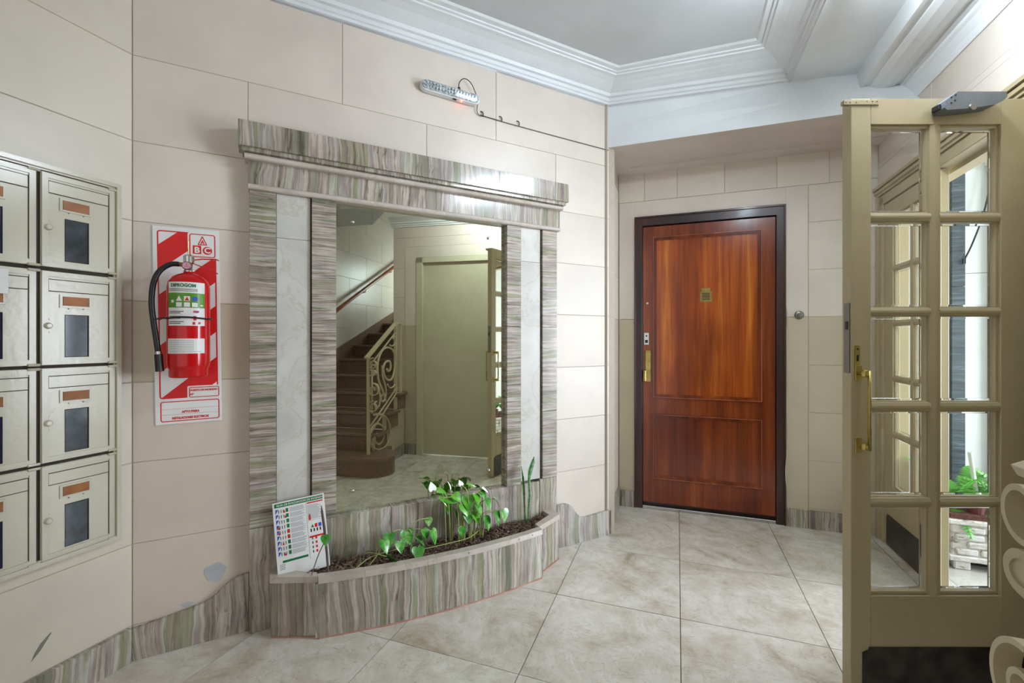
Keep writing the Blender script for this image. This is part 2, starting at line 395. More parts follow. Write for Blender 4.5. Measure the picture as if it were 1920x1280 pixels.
# right wall (x = -t), with the glazed opening t 1.11..2.37 and the lift door t 0..0.85
bm = nb()
for a, b, z0, z1 in ((-.33, -.06, 0, 2.75), (-.06, .92, 2.06, 2.75), (.92, 1.06, 0, 2.75), (1.06, 2.40, 2.06, 2.75), (2.40, 2.50, 0, 2.75)):
    box(bm, -b, -a, .0025, .13, z0, z1)
wr = mono('wall_right', bm, M['joint'], FR, (0, 0, 0), kind='structure')
rects = []
for i in range(7):
    z0, z1 = COURSES[i], COURSES[i+1]; c = 'wall_up' if z0 > 1.34 else 'wall_mid'
    rects += [(.194, .33, z0, z1, c), (-1.0, -.92, z0, z1, c)]
rects += [(.194, .33, 1.95, 2.273, 'wall_up'), (-1.0, .194, 2.176, 2.273, 'wall_up')]
for a, b in zip([-.33, .55, 1.04, 1.84], [.55, 1.04, 1.84, 2.453]): rects.append((-b, -a, 2.273, 2.445, 'wall_up'))
blocks(wr, rects)
bm = nb(); box(bm, .068, .194, -.004, .006, 1.349, 2.174, bev=.001); box(bm, -.92, .068, -.004, .006, 2.06, 2.174, bev=.001); box(bm, -2.453, -1.0, -.004, .006, 2.115, 2.24, bev=.001); box(bm, -2.453, -1.0, -.001, .006, 2.243, 2.273)
part(wr, 'plaster_surround', bm, M['wall_up'])
part(wr, 'plaster_surround', bx(.068, .194, -.004, .006, 0, 1.347, bev=.001), M['wall_mid'])
part(wr, 'plain_plaster', bx(-2.453, .33, -.0, .006, 2.447, 2.70), M['wall_up'])

# back of the lift shaft / stair side wall and far stair wall
ws = mono('wall_stair_side', bx(.03, 3.2, -.33, -.21, 0, 3.6), M['wall_up'], FF, (0, 0, 0), kind='structure')
wf = mono('wall_stair', bx(-1.2, 3.2, -1.3, -1.2025, 0, 3.9), M['joint'], FF, (0, 0, 0), kind='structure')
k = 0
z = .66
zs = [.126+.305*i for i in range(13)]
for i in range(12):
    off = .39 if i % 2 else 0
    x = -1.2
    nx = -.62+off
    while x < 3.2:
        part(wf, 'stone_block', bx(x+GAP/2, min(nx, 3.2)-GAP/2, -1.206, -1.2, zs[i]+GAP/2, zs[i+1]-GAP/2, bev=.0012), M['wall_grey'])
        x = nx; nx += .78
wh = mono('wall_stair_end', bx(3.2, 3.3, -1.3, -.21, 0, 3.9), M['wall_up'], FF, (0, 0, 0), kind='structure')

# floor: grout bed and single tiles, pitch 0.547 m
fl = mono('floor', bx(-3.2, .13, -1.6, 3.1, -.06, -.004), M['grout'], FF, (0, 0, 0), kind='structure')
tile_me = {}
b0, t0, pt = -1.141, 1.172, .547
# room outline in (b, t): left wall b=-3.0.., mirror wall diagonal, door wall t
def inside(bv, tv):
    p = FF @ Vector((bv, tv, 0)); q = Vector((p.x, p.y))
    return (q-P0).dot(N) > -.02 and (q-P0).dot(B) > -.03 and (tv < 3.05)
def clip_tile(x0, x1, y0, y1):
    poly = [Vector((x0, y0)), Vector((x1, y0)), Vector((x1, y1)), Vector((x0, y1))]
    # half planes in (b,t) coords
    loc = lambda q: Vector(((q-R0).dot(B), (q-R0).dot(A)))
    p0, p1, d0 = loc(P0), loc(P1), loc(D0)
    planes = [(p0, Vector((1, 0)), True), (d0, Vector((0, -1)), True)]
    if x1 < p1.x: planes.append((p0, Vector((N.dot(B), N.dot(A))), True))
    for o, nrm, _ in planes:
        out = []
        for i in range(len(poly)):
            a, b = poly[i], poly[(i+1) % len(poly)]; da, db = (a-o).dot(nrm)+.02, (b-o).dot(nrm)+.02
            if da >= 0: out.append(a)
            if (da >= 0) != (db >= 0): out.append(a+(b-a)*(da/(da-db)))
        poly = out
        if len(poly) < 3: return []
    return poly
for i in range(-4, 3):
    for j in range(-5, 4):
        x0, y0 = b0+i*pt, t0+j*pt; x1, y1 = x0+pt, y0+pt
        x0 = max(x0, -3.1); x1 = min(x1, .0+.13); y0 = max(y0, -1.55)
        if x1-x0 < .02 or y1-y0 < .02: continue
        poly = clip_tile(x0+.0016, x1-.0016, y0+.0016, y1-.0016)
        if len(poly) < 3: continue
        clean = [p for k, p in enumerate(poly) if (p-poly[k-1]).length > 1e-4]
        if len(clean) < 3: continue
        h = random.uniform(-.0004, .0004)
        bm = nb(); prism(bm, [tuple(p) for p in clean], 'z', -.004, h)
        part(fl, 'floor_tile', bm, M['tile'])

# ceiling: tray, strip, white beam face, soffit, cornices
def edge_pts(m_, z):
    """corner points of the tray outline at miter step m_ (0 = wall, .22 = inner)"""
    f = m_/.22; per = m_*.911
    outer = Vector((1.561, 2.546)); inner = Vector((1.2655, 2.354)); rc = outer.lerp(inner, f)
    c1 = P1+Vector((.075, -.997))*m_
    half = math.acos(-(-A).dot(-D)) if False else math.radians(69.3)
    bis = (D-A).normalized(); c0 = P0+bis*(per/math.sin(half))
    far_l = c0-A*3.0; far_r = rc-A*3.2
    return [Vector((p.x, p.y, z)) for p in (far_l, c0, c1, rc, far_r)]
prof = [(.0, 2.64), (.0, 2.650), (.012, 2.651), (.013, 2.664), (.022, 2.667), (.024, 2.684), (.04, 2.687), (.046, 2.703), (.057, 2.707), (.08, 2.716), (.11, 2.73), (.145, 2.741), (.165, 2.744), (.167, 2.750), (.182, 2.752), (.184, 2.758), (.21, 2.760), (.22, 2.768)]
bm = nb(); rings(bm, [edge_pts(m_, z) for m_, z in prof], closed=False, caps=False)
cor = mono('trim_1', bm, M['white'], FW, (0, 0, 0), kind='structure')
ins = edge_pts(.22, 2.768)
bm = nb(); vs = [bm.verts.new(p) for p in edge_pts(.21, 2.768)]; bm.faces.new(vs)
vs2 = [bm.verts.new(p+Vector((0, 0, .05))) for p in edge_pts(.0, 2.768)]; bm.faces.new(vs2)
ceil = mono('ceiling', bm, M['ceil'], FW, (0, 0, 0), kind='structure')
# strip ceiling between tray and right cornice, and the white face above the alcove
top = [P1, Vector((1.561, 2.546)), Vector((1.76, 2.497)), Vector((1.911, 2.470)), Vector((2.24, 2.40))]
botm = [P1, P1+(B*1.06), P1+B*1.25, P1+B*1.42, P1+B*1.72]
bm = nb(); rs = []
for f in (0, .5, 1): rs.append([Vector((*(b.lerp(t, f)), 2.39+f*.26)) for b, t in zip(botm, top)])
rings(bm, rs, closed=False, caps=False)
for v in list(bm.verts): pass
wb = mono('trim_2', bm, M['white'], FW, (0, 0, 0), kind='structure')
bm = nb()
q = [Vector((*p, 2.65)) for p in (top[1], top[2], top[3], top[4])]
rr = [Vector((*(R0+A*(-.5)+B*.10), 2.65)), Vector((*(Vector((1.561, 2.546))-A*3.2), 2.65))]
bm.faces.new([bm.verts.new(p) for p in q+rr])
mono('trim_3', bm, M['white'], FW, (0, 0, 0), kind='structure')
# alcove soffit with sunk rectangular panel
bm = nb(); S0 = P1; L = .5227
def sp(u, v, z): p = P1+B*u+A*v; return (p.x, p.y, z)
for (u0, u1, v0, v1, z) in ((0, 1.75, 0, .07, 2.39), (0, 1.75, .40, .56, 2.39), (0, .10, .07, .40, 2.39), (.10, 1.75, .07, .40, 2.399)):
    bm.faces.new([bm.verts.new(sp(u0, v0, z)), bm.verts.new(sp(u1, v0, z)), bm.verts.new(sp(u1, v1, z)), bm.verts.new(sp(u0, v1, z))])
for a, b in (((.10, .07), (1.75, .07)), ((.10, .07), (.10, .40)), ((.10, .40), (1.75, .40))):
    bm.faces.new([bm.verts.new(sp(*a, 2.39)), bm.verts.new(sp(*b, 2.39)), bm.verts.new(sp(*b, 2.399)), bm.verts.new(sp(*a, 2.399))])
sof = mono('trim_4', bm, M['soffit'], FW, (0, 0, 0), kind='structure')
# right wall cornice
pr = [(0, 2.44), (-.006, 2.44), (-.014, 2.47), (-.03, 2.505), (-.041, 2.515), (-.041, 2.53), (-.058, 2.531), (-.06, 2.541), (-.078, 2.542), (-.08, 2.535), (-.12, 2.528), (-.165, 2.536), (-.19, 2.548), (-.192, 2.556), (-.216, 2.557), (-.218, 2.551), (-.234, 2.551), (-.234, 2.65), (0, 2.65)]
bm = nb(); rings(bm, [[Vector((-t, y, z)) for y, z in pr] for t in (-.33, 2.47)])
mono('trim_5', bm, M['white'], FR, (0, 0, 0), kind='structure')
bm = nb(); rings(bm, [[Vector((-t, y, z)) for y, z in [(0, 2.385), (-.014, 2.385), (-.016, 2.398), (-.03, 2.400), (-.032, 2.414), (-.05, 2.417), (-.052, 2.43), (-.07, 2.445), (-.105, 2.47), (-.12, 2.50), (-.12, 2.56), (0, 2.56)]] for t in (-.345, 1.02)])
mono('trim_6', bm, M['white'], FR, (0, 0, 0), kind='structure')
# sloping underside over the stair
bm = nb(); prism(bm, [(.3, 2.52), (1.7, 3.61), (1.7, 3.8), (.3, 2.72)], 'y', -1.2, -.75); box(bm, -1.3, 3.3, -1.3, -.21, 3.9, 4.0); box(bm, -1.3, .12, -1.3, -.33, 2.78, 2.84)
mono('ceiling_stair', bm, M['white'], FF, (0, 0, 0), kind='structure')

# marble skirtings
def skirt(name, fr, segs, h=.12, th=.018):
    w_ = None; lo = min(s[0] for s in segs); t_ = thing(name, None, None, fr, (lo, 0, 0), kind='structure')
    for s in segs:
        bm = nb()
        if len(s) == 2: prism(bm, [(s[0]+.0008, 0), (s[1]-.0008, 0), (s[1]-.0008, h), (s[0]+.0008, h)], 'y', -th, -.0005)
        else: prism(bm, s[2], 'y', -th, -.0005)
        part(t_, 'skirting_slab', bm, M['mv'])
    return t_
skirt('baseboard_left', FL, [(-3.0, -2.2), (-2.2, -1.4), (-1.4, -.62), (-.62, -.012)], .125)
lw_ = [(.002, 0), (.379, 0), (.379, .236), (.36, .234), (.335, .229), (.31, .216), (.29, .20), (.272, .183), (.25, .167), (.225, .156), (.18, .146), (.12, .136), (.07, .128), (.002, .118)]
rw_ = [(1.912, 0), (2.30, 0), (2.30, .152), (2.2, .146), (2.13, .142), (2.105, .144), (2.08, .154), (2.058, .172), (2.04, .195), (2.022, .22), (2.0, .238), (1.975, .247), (1.945, .248), (1.912, .247)]
skirt('baseboard_center', FM, [(.002, .379, lw_), (1.912, 2.30, rw_)])
skirt('baseboard_alcove', frame(P1, A, -B), [(.002, .50)], .14)
skirt('baseboard_back', FD, [(.02, .107), (1.066, 1.182), (1.184, 1.5)], .115, .016)
skirt('baseboard_right', FR, [(.072, .192), (.194, .33)], .11, .014)

# ------------------------------------------------------------------ marble mirror surround
OUT = -.045
ms = thing('mirror_surround', 'tall marble surround with striped pilasters and stepped lintel framing the wall mirror', 'surround', FM, (1.14, 0, 0))
pil = [(.382, .480, 'mh', .045, .427, 1.815), (.480, .612, 'mw', .034, .427, 1.815), (.616, .716, 'mh', .047, .415, 1.815),
       (1.573, 1.660, 'mh', .045, .415, 1.815), (1.660, 1.790, 'mw', .034, .427, 1.815), (1.796, 1.893, 'mh', .047, .427, 1.815)]
for x0, x1, m_, o_, z0, z1 in pil:
    if m_ == 'mw': cuts = [z0, 1.63, z1]
    else: cuts = [z0, .80, 1.27, z1]
    for a, b in zip(cuts[:-1], cuts[1:]):
        part(ms, 'marble_slab', bx(x0+.0006, x1-.0006, -o_, .001, a+.0006, b-.0006, bev=.0012), M[m_])
# plinths and the long panel under the mirror
for x0, x1 in ((.382, .505), (1.78, 1.893)): part(ms, 'marble_slab', bx(x0, x1-.001, -.045, .001, 0, .426, bev=.0012), M['mv'])
for x0, x1 in ((.505, .96), (.961, 1.32), (1.321, 1.78)): part(ms, 'marble_slab', bx(x0, x1-.001, -.042, .001, 0, .4145, bev=.0012), M['mv'])
part(ms, 'painted_shade_strip', bx(.6118, .6165, -.03, .001, .43, 1.81), M['gap']); part(ms, 'painted_shade_strip', bx(1.7898, 1.7965, -.03, .001, .43, 1.81), M['gap'])  # dark strips paint in the shaded left side of the prouder slabs
# lintel
for x0, x1 in ((.378, .72), (.7205, 1.24), (1.2405, 1.56), (1.5605, 1.911)): part(ms, 'marble_slab', bx(x0, x1, -.047, .001, 1.838, 1.932), M['mv'])
for x0, x1 in ((.345, .78), (.7806, 1.18), (1.1806, 1.50), (1.5006, 1.936)): part(ms, 'marble_slab', bx(x0, x1, -.10, .001, 1.972, 2.072, bev=.001), M['mv'])
for x0, x1 in ((.358, 1.13), (1.131, 1.925)): part(ms, 'marble_slab', bx(x0, x1, -.088, .001, 1.956, 1.972), M['mv'])
def torus_strip(x0, x1, o, z0, z1):
    n_ = 8; zc = (z0+z1)/2; r = (z1-z0)/2; pts = [(.001, z0)]
    for k_ in range(n_+1):
        a = -PI/2+PI*k_/n_; pts.append((-(o-r)-r*math.cos(a), zc+r*math.sin(a)))
    pts.append((.001, z1)); bm = nb(); prism(bm, pts, 'x', x0, x1); return bm
for x0, x1 in ((.366, 1.175), (1.176, 1.918)): part(ms, 'stone_moulding', torus_strip(x0, x1, .076, 1.932, 1.956), M['pale_stone'])
for x0, x1 in ((.378, 1.225), (1.226, 1.91)): part(ms, 'stone_moulding', torus_strip(x0, x1, .058, 1.815, 1.838), M['pale_stone'])

mr = thing('wall_mirror', 'large tall mirror set in the marble surround reflecting the stairs', 'mirror', FM, (1.14, -.001, .415))
part(mr, 'mirror_glass', bx(.7168, 1.5725, -.010, -.0015, .4155, 1.8145), M['mirror'])
part(mr, 'mirror_edge', bx(.7163, .7185, -.0125, -.0015, .4155, 1.8145), M['chrome'])
for sx, sz in ((.79, 1.74), (1.479, 1.739), (.79, .51), (1.479, .51)):
    bm = nb(); lathe(bm, [(.0075, -.0105), (.0075, -.0145), (.006, -.0175), (.003, -.019), (.0005, -.0193)], (sx, 0, sz), 16, 'y')
    part(mr, 'mirror_stud', bm, M['chrome'], smooth=True)

# ------------------------------------------------------------------ planter
pl = thing('marble_planter', 'long bowed marble-clad planter on the floor below the mirror', 'planter', FM, (1.14, -.04, 0))
PLH = .222
def arc(s): # bow front
    x = (s-.625)/(1.665-.625); return .212+.055*4*x*(1-x)*.9+.038*x
face = [(.46, .045), (.46, .115), (.622, .197), (.628, .212)]
cuts = [.628, .90, 1.17, 1.42, 1.662]
for a, b in zip(cuts[:-1], cuts[1:]):
    pts = [(a+(b-a)*k_/5+.0005*(k_ == 0), -arc(a+(b-a)*k_/5)) for k_ in range(6)]; inner_ = [(x, y+.02) for x, y in reversed(pts)]
    bm = nb(); prism(bm, pts+inner_, 'z', .006, PLH); part(pl, 'marble_slab', bm, M['mv'])
for a, b in (((.46, .045), (.46, .115)), ((.46, .115), (.621, .197)), ((1.672, .212), (1.85, .125)), ((1.85, .125), (1.85, .045))):
    a = Vector((a[0], -a[1])); b = Vector((b[0], -b[1])); t_ = (b-a).normalized(); nn = Vector((-t_.y, t_.x))*.02
    bm = nb(); prism(bm, [tuple(a), tuple(b), tuple(b+nn), tuple(a+nn)], 'z', .006, PLH); part(pl, 'marble_slab', bm, M['mv'])
for s_ in ((.622, .194, .214), (1.664, .205, .25)): part(pl, 'marble_slab', bx(s_[0]-.006, s_[0]+.006, -s_[2], -s_[1]+.02, .006, PLH), M['mv'])
# stone rim pieces
def rim(pts_o, pts_i):
    bm = nb(); prism(bm, pts_o+list(reversed(pts_i)), 'z', PLH, .247); part(pl, 'rim_slab', bm, M['pale_stone'])
for a, b in ((.626, .80), (.801, 1.06), (1.061, 1.10), (1.101, 1.665)):
    po = [(a+(b-a)*k_/6, -arc(a+(b-a)*k_/6)-.004) for k_ in range(7)]; rim(po, [(x, y+.038) for x, y in po])
rim([(.455, -.045), (.455, -.118), (.625, -.203)], [(.512, -.045), (.512, -.085), (.625, -.165)])
rim([(1.667, -.218), (1.856, -.128), (1.856, -.045)], [(1.667, -.178), (1.80, -.108), (1.80, -.045)])
bm = nb(); pts = [(.47, -.05), (.47, -.10), (.63, -.185)]+[(s_, -arc(s_)+.022) for s_ in (.64, .9, 1.17, 1.42, 1.655)]+[(1.68, -.19), (1.84, -.11), (1.84, -.05)]
prism(bm, pts, 'z', .02, .215); soil = part(pl, 'soil_bed', bm, M['soil'])
bm = nb(); po = [(.46, -.117), (.622, -.20), (.63, -.216)]+[(s_, -arc(s_)-.004) for s_ in (.9, 1.17, 1.42, 1.662)]+[(1.674, -.217), (1.853, -.13)]
prism(bm, po+[(x, y+.03) for x, y in reversed(po)], 'z', 0, .006); part(pl, 'mortar_bed', bm, M['terra'])
bm = nb()
for s_ in (1.25, 1.52, 1.60):
    lathe(bm, [(.003, -.0042), (.003, -.0055), (.0005, -.006)], (s_, -arc(s_), .236), 8, 'y'); part(pl, 'screw', bm, M['steel']); bm = nb()
# mulch chips
bm = nb(); rg = random.Random(3)
def chip(bm, c, l, w_, h, rot, tilt):
    m_ = Matrix.Translation(c) @ Matrix.Rotation(rot, 4, 'Z') @ Matrix.Rotation(tilt, 4, 'Y')
    vs = [bm.verts.new(m_ @ Vector(p)) for p in ((-l, -w_*.6, 0), (0, -w_, h*.4), (l, -w_*.3, 0), (l*.8, w_*.5, 0), (0, w_, h*.3), (-l*.9, w_*.6, 0))]; t_ = bm.verts.new(m_ @ Vector((0, 0, h)))
    for i in range(6): bm.faces.new((vs[i], vs[(i+1) % 6], t_))
def fronty(s_):
    if s_ < .63: return .10+(s_-.47)*.5
    if s_ > 1.665: return .185-(s_-1.665)*.5
    return arc(s_)-.045
for i in range(5200):
    s_ = rg.uniform(.53, 1.79); y = rg.uniform(.052, fronty(s_)); l = rg.uniform(.003, .011)
    chip(bm, Vector((s_, -y, .214+rg.random()**2*.018)), l, l*rg.uniform(.3, .7), rg.uniform(.001, .004), rg.uniform(0, 6.3), rg.uniform(-.6, .6))
for i in range(150):
    s_ = rg.uniform(.54, .86); y = rg.uniform(.06, fronty(s_)); l = rg.uniform(.010, .022)
    chip(bm, Vector((s_, -y, .228+rg.random()*.014)), l, l*rg.uniform(.2, .45), .005, rg.uniform(0, 6.3), rg.uniform(-.7, .7))
part(pl, 'bark_mulch', bm, M['chips'], kind='stuff')

# evacuation guide board
gb = thing('evacuation_guide', 'printed white and green evacuation guide board leaning at the planter left end', 'sign', FM @ Matrix.Translation((.484, -.112, .245)) @ Matrix.Rotation(math.radians(-4), 4, 'Y') @ Matrix.Rotation(math.radians(-9), 4, 'X'), (0, 0, 0))
GW, GH = .198, .283
part(gb, 'board', bx(0, GW, -.0, .004, -.02, GH, bev=.0006), M['sign_white'])
def flat(bm, x0, x1, z0, z1, y=-.0006): return box(bm, x0, x1, y, .0005, z0, z1)
bm = nb(); flat(bm, .006, GW-.006, GH-.021, GH-.005)
for i in range(9): flat(bm, .047, .057, GH-.044-i*.0212, GH-.029-i*.0212)
flat(bm, .022, .118, .041, .050); part(gb, 'green_print', bm, M['dgreen'], kind='stuff')
part(gb, 'lettering', text_bm('GUIA DE EVACUACION DE INCENDIO', .0108, .014, -.001, GH-.0165, wx=.98, bold=.0002), M['sign_white'])
bm = nb()
for i in range(9): prism(bm, [(.009, GH-.046-i*.0212), (.009, GH-.028-i*.0212), (.02, GH-.028-i*.0212)], 'y', -.0006, .0005)
flat(bm, .166, .178, .151, .166); part(gb, 'blue_print', bm, M['blue'], kind='stuff')
bm = nb(); rq = random.Random(5)
for i in range(9):
    for j in range(3):
        x = .02+j*.009; z = GH-.044-i*.0212; flat(bm, x, x+.0022, z, z+.009, -.0008); flat(bm, x-.0006, x+.003, z+.0095, z+.012, -.0008)
for z in (.183, .188): pass
flat(bm, .124, .1246, .03, GH-.022); flat(bm, .124, GW-.006, .182, .1826)
for i in range(4): flat(bm, .137, .141, .05+i*.018, .06+i*.018)
for j in range(4): flat(bm, .134+j*.012, .139+j*.012, .135, .148)
part(gb, 'black_print', bm, M['black'], kind='stuff')
bm = nb()
for i in range(9):
    z = GH-.030-i*.0212
    for k_ in range(5): flat(bm, .061, .061+rq.uniform(.045, .058), z-.0036*k_-.0012, z-.0036*k_)
for k_ in range(17): flat(bm, .128, .128+rq.uniform(.04, .062), GH-.036-k_*.0036-.0012, GH-.036-k_*.0036)
for k_ in range(4): flat(bm, .01, .03, .034-k_*.006, .036-k_*.006)
part(gb, 'small_print', bm, M['grey_ink'], kind='stuff')
bm = nb(); flat(bm, .128, GW-.008, GH-.030, GH-.025); flat(bm, .128, GW-.008, .112, .119); flat(bm, .131, .139, .185, .205); flat(bm, .133, .137, .205, .211)
for i in range(4): flat(bm, .150, .157, .05+i*.018, .06+i*.018)
for i, x in ((0, .038), (1, .041), (3, .013), (4, .013), (6, .026), (8, .03)): prism(bm, [(x, GH-.045-i*.0212), (x+.008, GH-.045-i*.0212), (x+.004, GH-.033-i*.0212)], 'y', -.001, .0005)
for i in (4, 5): flat(bm, .0475, .0565, GH-.043-i*.0212, GH-.031-i*.0212, -.0009)
flat(bm, .152, .162, .151, .166); part(gb, 'red_print', bm, M['sign_red'], kind='stuff')
bm = nb(); prism(bm, [(.137, .153), (.149, .153), (.143, .166)], 'y', -.0008, .0005); part(gb, 'green_mark', bm, M['dgreen'])

# plants
def heart(bm, c, size, yaw, pitch, roll, curl=.25, mi=0):
    """heart shaped leaf; tip points along local +x"""
    m_ = Matrix.Translation(c) @ Matrix.Rotation(yaw, 4, 'Z') @ Matrix.Rotation(pitch, 4, 'Y') @ Matrix.Rotation(roll, 4, 'X')
    L_ = size; prof_ = [(-.12, .16), (-.08, .34), (.08, .46), (.28, .47), (.5, .38), (.7, .25), (.86, .12), (1.0, 0)]
    mid = [bm.verts.new(m_ @ Vector((x*L_, 0, -curl*(x*L_)**2/L_-.05*L_*0))) for x, _ in [(.0, 0)]+prof_[2:]]
    for sgn in (1, -1):
        ed = [bm.verts.new(m_ @ Vector((x*L_, sgn*y*L_, .10*L_*(y/.47)-curl*(max(x, 0)*L_)**2/L_))) for x, y in prof_[:-1]]
        seq = [mid[0]]+mid[1:]
        fs = [(mid[0], ed[0], ed[1]), (mid[0], ed[1], ed[2], mid[1])]
        for k_ in range(2, 6): fs.append((mid[k_-1], ed[k_], ed[k_+1], mid[k_]))
        fs.append((mid[5], ed[6], mid[6]))
        for f in fs:
            fc = bm.faces.new(f if sgn == 1 else tuple(reversed(f))); fc.smooth = True; fc.material_index = mi
    return bm
po = thing('pothos_plant', 'trailing heart-leaved green pothos growing across the bark in the planter', 'plant', FM, (1.25, -.13, .23))
L = [  # s, out, z, size, yaw(deg, 0 = along wall right, -90 = out), pitch (down +), roll, mat
 (.890, .17, .322, .048, -60, 50, 0, 'leaf'), (.925, .15, .338, .046, -100, 55, 0, 'leaf'), (1.0, .14, .332, .052, -70, 50, 20, 'leaf'), (1.045, .15, .300, .048, -30, 35, 0, 'leaf'),
 (.902, .20, .262, .062, -20, 28, -30, 'leaf'), (1.045, .18, .262, .050, -100, 40, 0, 'leaf'), (1.115, .12, .362, .032, -100, 70, 0, 'leaf'), (1.118, .15, .312, .056, -45, 60, 0, 'leaf'),
 (1.135, .12, .488, .034, 95, -70, 0, 'white_leaf'), (1.158, .12, .484, .038, -20, 8, 20, 'leaf2'), (1.222, .12, .478, .034, 95, -80, 60, 'white_leaf'), (1.280, .12, .490, .024, 100, -60, 0, 'white_leaf'),
 (1.320, .12, .482, .036, 0, 5, 10, 'leaf2'), (1.195, .13, .440, .052, -10, 12, 30, 'leaf2'), (1.312, .13, .435, .056, -110, 45, 0, 'leaf2'), (1.375, .13, .448, .044, -30, 40, 20, 'leaf'),
 (1.185, .12, .462, .036, -100, 60, 0, 'leaf'), (1.345, .15, .398, .052, -50, 50, 0, 'leaf'), (1.300, .15, .366, .046, -90, 55, 0, 'leaf'), (1.335, .15, .350, .046, -60, 45, 0, 'leaf2'),
 (1.262, .17, .308, .038, -90, 75, 0, 'leaf'), (1.385, .17, .330, .054, -55, 60, 0, 'leaf'), (1.440, .17, .345, .060, -45, 62, 0, 'leaf'), (1.492, .16, .345, .050, -70, 70, 0, 'leaf'),
 (1.455, .13, .400, .046, -20, 50, 0, 'leaf'), (1.215, .10, .395, .036, -80, 50, 0, 'leaf2'), (.655, .20, .405, .034, -95, 62, 0, 'leaf'), (1.36, .12, .37, .04, -95, 60, 0, 'leaf2'), (1.25, .12, .375, .036, -60, 60, 0, 'leaf'),
 (1.345, .14, .440, .044, -80, 40, -20, 'leaf2'), (1.28, .14, .405, .050, -70, 48, 10, 'leaf2'), (1.405, .14, .405, .046, -60, 55, 0, 'leaf'), (1.16, .14, .455, .046, -30, 35, 0, 'leaf2'), (1.24, .13, .455, .042, -60, 30, 20, 'leaf2'), (1.395, .12, .455, .040, -20, 30, 0, 'leaf'), (.965, .16, .30, .044, -80, 50, 0, 'leaf'), (1.08, .15, .325, .040, -60, 50, 0, 'leaf')]
leaf_pts = []
for s_, o_, z, sz, yw, pt_, rl, m_ in L:
    bm = nb(); heart(bm, Vector((s_, -o_, z)), sz*1.22, math.radians(yw), math.radians(pt_), math.radians(rl)); part(po, 'leaf', bm, M[m_]); leaf_pts.append((s_, o_, z))
roots = [(.86, .13), (.98, .14), (1.06, .13), (1.24, .14), (1.29, .15), (1.34, .14)]
for (s_, o_, z) in leaf_pts:
    if s_ < .7: continue
    rts_ = roots[3:] if z > .37 or s_ > 1.15 else roots[:3]
    r_ = min(rts_, key=lambda q_: abs(q_[0]-s_)+.02*rg.random())
    p0 = Vector((r_[0]+rg.uniform(-.05, .05), -r_[1]+rg.uniform(-.02, .02), .228)); p2 = Vector((s_, -o_, z)); p1 = p0.lerp(p2, .45)+Vector(((p0.x-p2.x)*.25, .0, .025+(z-.23)*.30))
    bm = nb(); tube(bm, smoothp([p0, p1, p2], 5), .0021, 6); part(po, 'stem', bm, M['stem'], smooth=True)
for pts in ([(.66, .2, .395), (.63, .19, .33), (.60, .18, .235)], [(.76, .21, .24), (.84, .17, .262), (.95, .15, .262), (1.05, .14, .27), (1.12, .13, .30)], [(1.05, .16, .24), (1.18, .17, .245), (1.30, .17, .25), (1.38, .15, .28)], [(.82, .20, .235), (.87, .18, .275), (.9, .165, .32)]):
    bm = nb(); tube(bm, smoothp([(a, -b, c_) for a, b, c_ in pts], 6), .0022, 6); part(po, 'stem', bm, M['stem' if pts[0][0] > .7 else 'woody'], smooth=True)
# snake plant blade
bm = nb(); pts = [(1.662, .232), (1.664, .30), (1.672, .38), (1.668, .46), (1.676, .505), (1.69, .545), (1.700, .577)]; wds = [.004, .006, .007, .008, .014, .013, .001]
rs = [[Vector((x-w_, -.115, z)), Vector((x, -.111, z)), Vector((x+w_, -.115, z+.001)), Vector((x, -.1165, z))] for (x, z), w_ in zip(pts, wds)]
rings(bm, rs); sn = thing('snake_plant', 'single upright dark green blade at the planter right end', 'plant', FM, (1.662, -.115, .23)); part(sn, 'blade', bm, M['snake'])
bm = nb(); rings(bm, [[Vector((x-w_, -.095, z)), Vector((x, -.0925, z)), Vector((x+w_, -.095, z)), Vector((x, -.0965, z))] for (x, z), w_ in zip([(1.655, .232), (1.652, .32), (1.648, .40), (1.642, .47), (1.632, .53)], [.004, .005, .007, .006, .001])])
part(sn, 'blade', bm, M['snake'])
# dead stalk
bm = nb(); rings(bm, [[Vector((x-w_, -.185, z)), Vector((x, -.1815, z)), Vector((x+w_, -.185, z)), Vector((x, -.1885, z))] for (x, z), w_ in zip([(.668, .222), (.662, .32), (.652, .43), (.643, .50), (.641, .525)], [.004, .005, .0055, .0045, .001])])
mono('dried_stalk', bm, M['dry_leaf'], FM, (.668, -.185, .23), 'grey-brown dead pointed stalk standing in front of the evacuation guide', 'plant')

# ------------------------------------------------------------------ extinguisher sign
SX0, SZ0, SW_, SH_ = .070, .872, .215, .766
sg_fr = FM @ Matrix.Translation((SX0, 0, SZ0)) @ Matrix.Rotation(math.radians(-.75), 4, 'Y')
sg = thing('extinguisher_sign', 'tall white and red striped sign board behind the fire extinguisher', 'sign', sg_fr, (0, 0, 0))
part(sg, 'board', bx(0, SW_, -.0045, -.0008, 0, SH_, bev=.0008), M['sign_white'])
def X(x): return (x-82)/400*SW_
def Z(y): return (1-(y-58)/1165)*SH_
Fx0, Fx1, Fz1, Fz0 = X(108), X(462), Z(82), Z(1072)
def clipf(poly, lo, hi):
    for sgn, lim in ((1, lo), (-1, hi)):
        out = []
        for i in range(len(poly)):
            a, b = poly[i], poly[(i+1) % len(poly)]; fa = sgn*((a[1]+.7*a[0])-lim); fb = sgn*((b[1]+.7*b[0])-lim)
            if fa >= 0: out.append(a)
            if (fa >= 0) != (fb >= 0):
                t_ = fa/(fa-fb); out.append((a[0]+(b[0]-a[0])*t_, a[1]+(b[1]-a[1])*t_))
        poly = out
        if len(poly) < 3: return []
    return poly
bm = nb()
